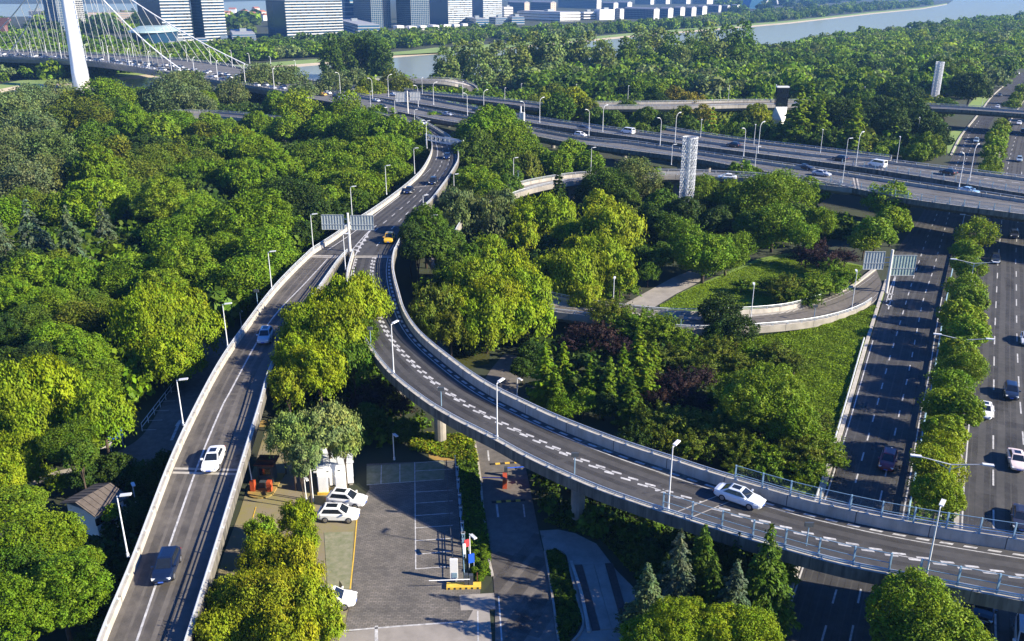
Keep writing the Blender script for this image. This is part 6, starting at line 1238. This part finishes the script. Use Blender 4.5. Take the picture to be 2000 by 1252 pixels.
M['bldg_white'] = mat('bldg_white', (0.72, 0.70, 0.67), 0.8)
M['dark_navy'] = mat('dark_navy', (0.07, 0.09, 0.13), 0.8)
M['roof_grey'] = mat('roof_grey', (0.26, 0.27, 0.29), 0.8)
M['roof_red'] = mat('roof_red', (0.30, 0.12, 0.08), 0.8)
M['teal'] = mat('teal', (0.26, 0.36, 0.37), 0.5)
def tower(xm, ym, xl, xr, y_top, label, core='tower_dark', band=None, floors=0, fins=0, phi=35, h=None, name='office_tower', cat='building', band_faces='both', roofm='roof_grey', group=None, bh=0.42):
    p1, wr, wl, ph = plan(xm, ym, xl, xr, phi); h = h or max(4.0, height_to(p1, y_top)); r_ = empty(name, p1, ph); tag(r_, label, cat, group)
    MB().box((wr/2, wl/2, h/2), (wr, wl, h)).build('wall', M[core], r_)
    MB().box((wr/2, wl/2, h+0.5), (wr*0.98, wl*0.98, 1.0)).build('roof', M[roofm], r_)
    if y_top > -20 and wr > 12: MB().box((wr*0.55, wl*0.5, h+2.2), (wr*0.3, min(wl*0.4, 9), 3.4)).build('roof_plant', M['band_grey'], r_)
    if band and floors:
        mb = MB(); fh = h/floors
        for k in range(floors+1):
            z = k*fh+fh*0.25
            if z > h: break
            if band_faces == 'both': mb.box((wr/2, wl/2, z), (wr+0.8, wl+0.8, fh*bh))
            else: mb.box((wr/2, 0.2, z), (wr+0.5, 1.2, fh*bh)); mb.box((wr-0.2, wl/2, z), (1.2, wl, fh*bh))  # sunlight put into the colour: pale bands only on the sunward faces
        mb.build('floor_band', M[band], r_)
    if fins:
        mb = MB()
        for k in range(fins+1): mb.box((wr*k/fins, -0.05, h/2), (0.35, 0.5, h))
        for k in range(int(fins*wl/wr)+1): mb.box((-0.05, min(wl, wl*k/max(1, int(fins*wl/wr))), h/2), (0.5, 0.35, h))
        mb.build('mullion', M[band or 'band_grey'], r_)
    if band and floors and band_faces != 'both':          # dark openings in the parapet bands
        mb = MB(); r2 = random.Random(int(xm))
        for k in range(floors):
            for j in range(int(wr/3.2)):
                if r2.random() < 0.42: mb.box((1.5+j*3.2, -0.42, k*h/floors+h/floors*0.62), (2.0, 0.06, h/floors*0.34))
        mb.build('glazing', M['glass_dark'], r_)
    return r_
# (nearest corner px, left end, right end)
tower(322, 82, 277, 380, -55, 'grey banded twin tower, left wing, behind the cable bridge', 'tower_dark', 'band_pale', 22, band_faces='sun', phi=44)
tower(402, 80, 381, 444, -50, 'grey banded twin tower, right wing, behind the cable bridge', 'tower_dark', 'band_pale', 22, band_faces='sun', phi=44)
tower(562, 75, 525, 671, 2, 'broad pale banded office block with an open roof terrace', 'tower_dark', 'band_pale', 13, band_faces='sun', phi=40)
tower(676, 52, 671, 694, -30, 'narrow blue glass block with white floor bands beside the broad office', 'tower_blue', 'band_pale', 9, phi=36, bh=0.2)
tower(727, 56, 693, 764, -60, 'dark glass tower, left one of the two with gridded right faces', 'tower_dark', 'band_grey', 30, fins=10, phi=37, bh=0.14)
tower(804, 56, 776, 839, -60, 'dark glass tower, right one of the two with gridded right faces', 'tower_dark', 'band_grey', 30, fins=10, phi=37, bh=0.14)
tower(876, 50, 839, 922, -60, 'blue and grey glass tower, left of the two smooth ones', 'tower_blue', 'band_pale', 26, phi=37, band_faces='sun', bh=0.62)
tower(944, 40, 921, 980, -60, 'blue and grey glass tower, right of the two smooth ones', 'tower_blue', 'band_pale', 26, phi=37, band_faces='sun', bh=0.62)
tower(118, 60, 94, 132, -40, 'dark tower with a gridded face just behind the bridge pylon', 'tower_dark', 'band_grey', 20, fins=5, phi=46, bh=0.15); tower(150, 58, 142, 169, -30, 'pale gridded building right of the bridge pylon', 'glass_dark', 'band_pale', 22, fins=6, phi=46, bh=0.3)
tower(60, 48, 53, 97, 22, 'dark low block left of the bridge pylon', 'dark_navy', phi=15); tower(175, 47, 170, 264, 25, 'long beige block behind the bridge cables', 'cream', 'band_pale', 5, phi=8, bh=0.3)
for xm, ym, xl, xr, yt, lb in [(700, 68, 648, 742, 50, 'low blue podium with pale floor bands below the towers'), (930, 52, 905, 955, 38, 'low glass podium left of the white corner block'), (968, 48, 955, 992, 36, 'low glass podium below the right smooth tower'), (1000, 48, 990, 1024, 34, 'low glass podium beside the white corner block'), (455, 80, 450, 500, 68, 'low pavilion right of the twin tower'), (330, 92, 262, 372, 84, 'low terrace building below the twin tower'), (385, 90, 372, 405, 76, 'small pale block at the foot of the twin tower'), (432, 80, 405, 446, 72, 'pale podium at the foot of the right twin wing')]:
    tower(xm, ym, xl, xr, yt, lb, 'tower_blue', 'band_pale', 3, phi=18, bh=0.3, name='podium')
for i, (xm, xl, xr, ym, yt) in enumerate([(776, 768, 790, 62, 52), (800, 792, 814, 62, 53), (822, 816, 834, 63, 52), (846, 836, 858, 62, 51), (866, 860, 880, 60, 50), (888, 882, 898, 58, 49), (905, 899, 914, 57, 48)]):
    tower(xm, ym, xl, xr, yt, 'small white villa in the row below the dark towers, %s from the left' % ORD[i], 'bldg_white', 'glass_dark', 2, phi=25, bh=0.25, name='villa', cat='house', group='white villas below the towers', roofm='bldg_white')
tower(985, 38, 979, 1002, 15, 'white corner block right of the smooth towers', 'bldg_white', 'glass_dark', 5, phi=15, bh=0.2, name='apartment_block', roofm='bldg_white')
tower(1094, 42, 1010, 1133, 25, 'long white school building with a grey side wing', 'bldg_white', 'glass_dark', 3, phi=38, bh=0.25, name='school_building', roofm='roof_grey'); tower(1140, 39, 1132, 1162, 24, 'white glazed link building with dark floors', 'bldg_white', 'glass_dark', 3, phi=20, bh=0.5, name='school_building'); tower(1171, 39, 1160, 1200, 20, 'plain white cube building among the apartments', 'bldg_white', phi=25, name='school_building', roofm='bldg_white')
def apartment(xm, ym, xl, xr, yt, label, gable='bldg_white', group='dark apartment blocks with pale gables'):
    p1, wr, wl, ph = plan(xm, ym, xl, xr, 30); h = max(8, height_to(p1, yt)); r_ = empty('apartment_block', p1, ph); tag(r_, label, 'building', group)
    MB().box((wr/2, wl/2, h/2), (wr, wl, h)).build('wall', M['dark_navy'], r_); MB().box((wr/2, -0.15, h*0.5), (wr*0.94, 0.5, h*0.98)).build('gable_wall', M[gable], r_)  # navy walls carry the shaded side, the pale gable the sunlit one
    mb = MB(); mb.loft([[Vector((-.4, y_, h)), Vector((wr/2, y_, h+min(4, wr*0.22))), Vector((wr+.4, y_, h))] for y_ in (-.3, wl+.3)]); mb.build('roof', M['roof_grey'], r_)
    mb = MB(); nf = max(3, int(h/3.2))
    for k in range(nf):
        for j in range(int(wl/4)): mb.box((-0.05, 2+j*4, (k+0.5)*h/nf), (0.3, 1.8, 1.4))
    mb.build('glazing', M['band_grey'], r_); mb = MB()
    for k in range(nf): mb.box((wr*0.3, -0.42, (k+0.5)*h/nf), (1.3, 0.1, 1.3)); mb.box((wr*0.7, -0.42, (k+0.5)*h/nf), (1.3, 0.1, 1.3))
    mb.build('gable_glazing', M['dark_navy'], r_)
ap = [(1024, 25, 992, 1034, 5, 'cream'), (1075, 24, 1036, 1086, 5, 'cream'), (1165, 17, 1090, 1174, 0, 'bldg_white'), (1198, 20, 1176, 1207, 6, 'bldg_white'), (1225, 18, 1205, 1234, 5, 'bldg_white'), (1210, 38, 1200, 1218, 18, 'bldg_white'), (1276, 38, 1218, 1287, 18, 'bldg_white'), (1304, 35, 1288, 1314, 17, 'bldg_white'), (1328, 31, 1315, 1337, 15, 'bldg_white'), (1350, 32, 1338, 1359, 15, 'bldg_white'), (1371, 29, 1360, 1380, 13, 'bldg_white'), (1403, 24, 1382, 1408, 11, 'bldg_white'), (1420, 24, 1409, 1425, 11, 'bldg_white'), (1439, 23, 1426, 1444, 10, 'bldg_white'), (1270, 9, 1240, 1277, -6, 'bldg_white'), (1300, 8, 1280, 1308, -6, 'bldg_white'), (1340, 8, 1312, 1348, -5, 'bldg_white'), (1432, 8, 1400, 1442, -4, 'bldg_white'), (1380, 8, 1352, 1392, -4, 'bldg_white')]
for i, (xm, ym, xl, xr, yt, g_) in enumerate(ap):
    apartment(xm, ym, xl, xr, yt, 'dark apartment block with %s gable, %s from the left of the %s row' % ('an orange' if g_ == 'cream' else 'a white', ORD[i] if i < 5 else ORD[i-5] if i < 14 else ORD[i-14], 'upper' if i < 5 else 'lower' if i < 14 else 'farthest'), g_)
for i, (x_, y_, c_) in enumerate([(445, 34, 'cream'), (466, 38, 'cream'), (478, 30, 'bldg_white'), (492, 36, 'cream'), (512, 32, 'cream'), (518, 40, 'bldg_white'), (455, 26, 'bldg_white'), (500, 24, 'cream'), (300, 30, 'bldg_white'), (240, 33, 'cream')]):
    v = W(x_, y_, 0); r_ = empty('house', v, 0.3+i); tag(r_, 'small %s house with a red roof in the far village between towers' % ('cream' if c_ == 'cream' else 'white'), 'house', 'far %s village houses' % ('cream' if c_ == 'cream' else 'white')); MB().box((0, 0, 4), (13, 10, 8)).build('wall', M[c_], r_); MB().loft([[Vector((x2, -5.4, 8)), Vector((x2, 0, 11)), Vector((x2, 5.4, 8))] for x2 in (-6.8, 6.8)]).build('roof', M['roof_red'], r_)
# arena with a teal roof
v = W(305, 84, 0); k = P(v)[2]/F; r_ = empty('arena', v); tag(r_, 'low round arena with a pale teal roof below the twin tower', 'building'); rg = lambda rx, ry, z: [Vector((rx*math.cos(a*math.pi/16), ry*math.sin(a*math.pi/16), z)) for a in range(32)]
MB().loft([rg(36*k, 30, 0), rg(40*k, 33, 11)]).build('wall', M['tower_dark'], r_); MB().loft([rg(43*k, 36, 11.1), rg(42*k, 35, 12.5), rg(26*k, 20, 16)]).build('roof', M['teal'], r_)
for px_, py_, lb in ((73, 52, 'white disc on a stalk behind the bridge, left'), (110, 56, 'white disc on a stalk behind the bridge, right')):
    v = W(px_, py_, 0); r_ = empty('observation_disc', v); tag(r_, lb, 'pavilion'); k = P(v)[2]/F; MB().loft([rg(2*k, 2*k, 0), rg(2*k, 2*k, 9)]).build('stalk', M['white'], r_); MB().loft([rg(3*k, 3*k, 9), rg(13*k, 13*k, 12), rg(13*k, 13*k, 14)]).build('disc', M['white'], r_)
v = W(10, 72, 0); k = P(v)[2]/F; r_ = empty('red_pylon', v); tag(r_, 'reddish flared pier at the left edge beyond the bridge', 'pier'); MB().loft([[Vector((sx*w_, sy*3, z)) for sx, sy in ((-1, -1), (1, -1), (1, 1), (-1, 1))] for z, w_ in ((0, 5*k), (12, 6*k), (17, 15*k), (20, 15*k))]).build('shaft', mat('red_stone', (0.16, 0.075, 0.07), 0.8), r_)
v = W(1476, 17, 0); k = P(v)[2]/F; r_ = empty('glass_hall', v, 0.3); tag(r_, 'dark blue wedge-shaped hall right of the apartments', 'building'); MB().loft([[Vector((x_*k, y_, z)) for y_, z in ((0, 0), (40, 0), (40, z1), (0, z1))] for x_, z1 in ((-14, 8), (-6, 34), (14, 30), (15, 2))]).build('wall', M['tower_blue'], r_); MB().path([Vector((16*k, 0, 4)), Vector((26*k, 0, 22)), Vector((44*k, 0, 24)), Vector((48*k, 0, 10))], 2.0, 6).build('roof_frame', M['bldg_white'], r_)
LANDS += [(160, 80, 'bridge pylon'), (1830, 150, 'pale far tower'), (1100, 850, 'middle of the curved ramp'), (1640, 700, 'motorway lawn'), (890, 160, 'small curved flyover'), (455, 228, 'half-hidden viaduct'), (1070, 355, 'concrete bend of the loop ramp'), (1750, 470, 'overpass shade on the motorway'), (1100, 250, 'white hatchback on the overpass'), (165, 472, 'blue tent'), (330, 760, 'white railing of the shaded road'), (228, 853, 'blue sign by the left road'), (1400, 210, 'far concrete flyover'), (1900, 215, 'far road bridge'), (1170, 1120, 'plaza with steel grates'), (1560, 1180, 'shaded motorway under the curved ramp'), (1250, 575, 'park footpath'), (1560, 640, 'outer wall of the loop ramp'), (640, 185, 'yellow taxi on the overpass')]
# ---------------------------------------------------------------- a label for every tree, from what it looks like and what it stands by
def rel(dx, dyy):
    if abs(dx) > 1.7*abs(dyy): return 'left of' if dx < 0 else 'right of'
    if abs(dyy) > 1.7*abs(dx): return 'behind' if dyy < 0 else 'in front of'
    return ('back-' if dyy < 0 else 'front-')+('left of' if dx < 0 else 'right of')
by = {}
for t in TREES:
    if t['w'] < 52 and t['py'] < 175 and t['k'] != 'poplar': t['far'] = True
    L_ = min(LANDS, key=lambda l: math.hypot(l[0]-t['px'], (l[1]-t['py'])*1.3)*(1.0+0.0*len(l[2])))
    size = 'large' if t['w'] >= 100 else 'small' if t['w'] < 52 else ''
    s_ = ('%s %s %s %s the %s' % (size, ADJ[t['tone']], NOUN[t['k']], rel(t['px']-L_[0], t['py']-L_[1]), L_[2])).strip()
    t['d'] = math.hypot(L_[0]-t['px'], L_[1]-t['py']); by.setdefault(s_, []).append(t)
for s_, l in by.items():
    l.sort(key=lambda t: t['d'])
    for i, t in enumerate(l):
        lb = s_ if len(l) == 1 else s_+(', nearest' if i == 0 else ', %s nearest' % ORD[min(i, 13)])
        if len(lb.split()) > 15: lb = lb.replace(' of the ', ' of ').replace(' behind the ', ' behind ')
        t['o']['label'] = lb
        y_, x_ = t['py'], t['px']
        t['o']['group'] = 'trees of the left wood' if x_ < 690 and y_ < 1000 and x_ < 860-y_*0.55 or (x_ < 600 and y_ < 500) else 'trees beyond the overpass' if y_ < 330 and x_ > 690 else 'median trees' if x_ > 1810 and y_ < 1000 else 'trees and shrubs among the ramps'
# ---------------------------------------------------------------- air
hz = bpy.data.materials.new('haze_air'); hz.use_nodes = True; N = hz.node_tree.nodes; L = hz.node_tree.links
N.remove(N['Principled BSDF']); pv = N.new('ShaderNodeVolumePrincipled'); pv.inputs['Color'].default_value = (0.22, 0.50, 1.0, 1); pv.inputs['Density'].default_value = 0.0001; pv.inputs['Anisotropy'].default_value = 0.1
L.new(pv.outputs[0], N['Material Output'].inputs['Volume'])
o = MB().add([(sx*6600, 4400+sy*4700, z) for z in (-1.5, 175) for sy in (-1, 1) for sx in (-1, 1)], [(0, 2, 3, 1), (4, 5, 7, 6), (0, 1, 5, 4), (2, 6, 7, 3), (0, 4, 6, 2), (1, 3, 7, 5)]).build('haze', hz); tag(o, 'thin blue haze over the whole view', 'haze', kind='stuff')
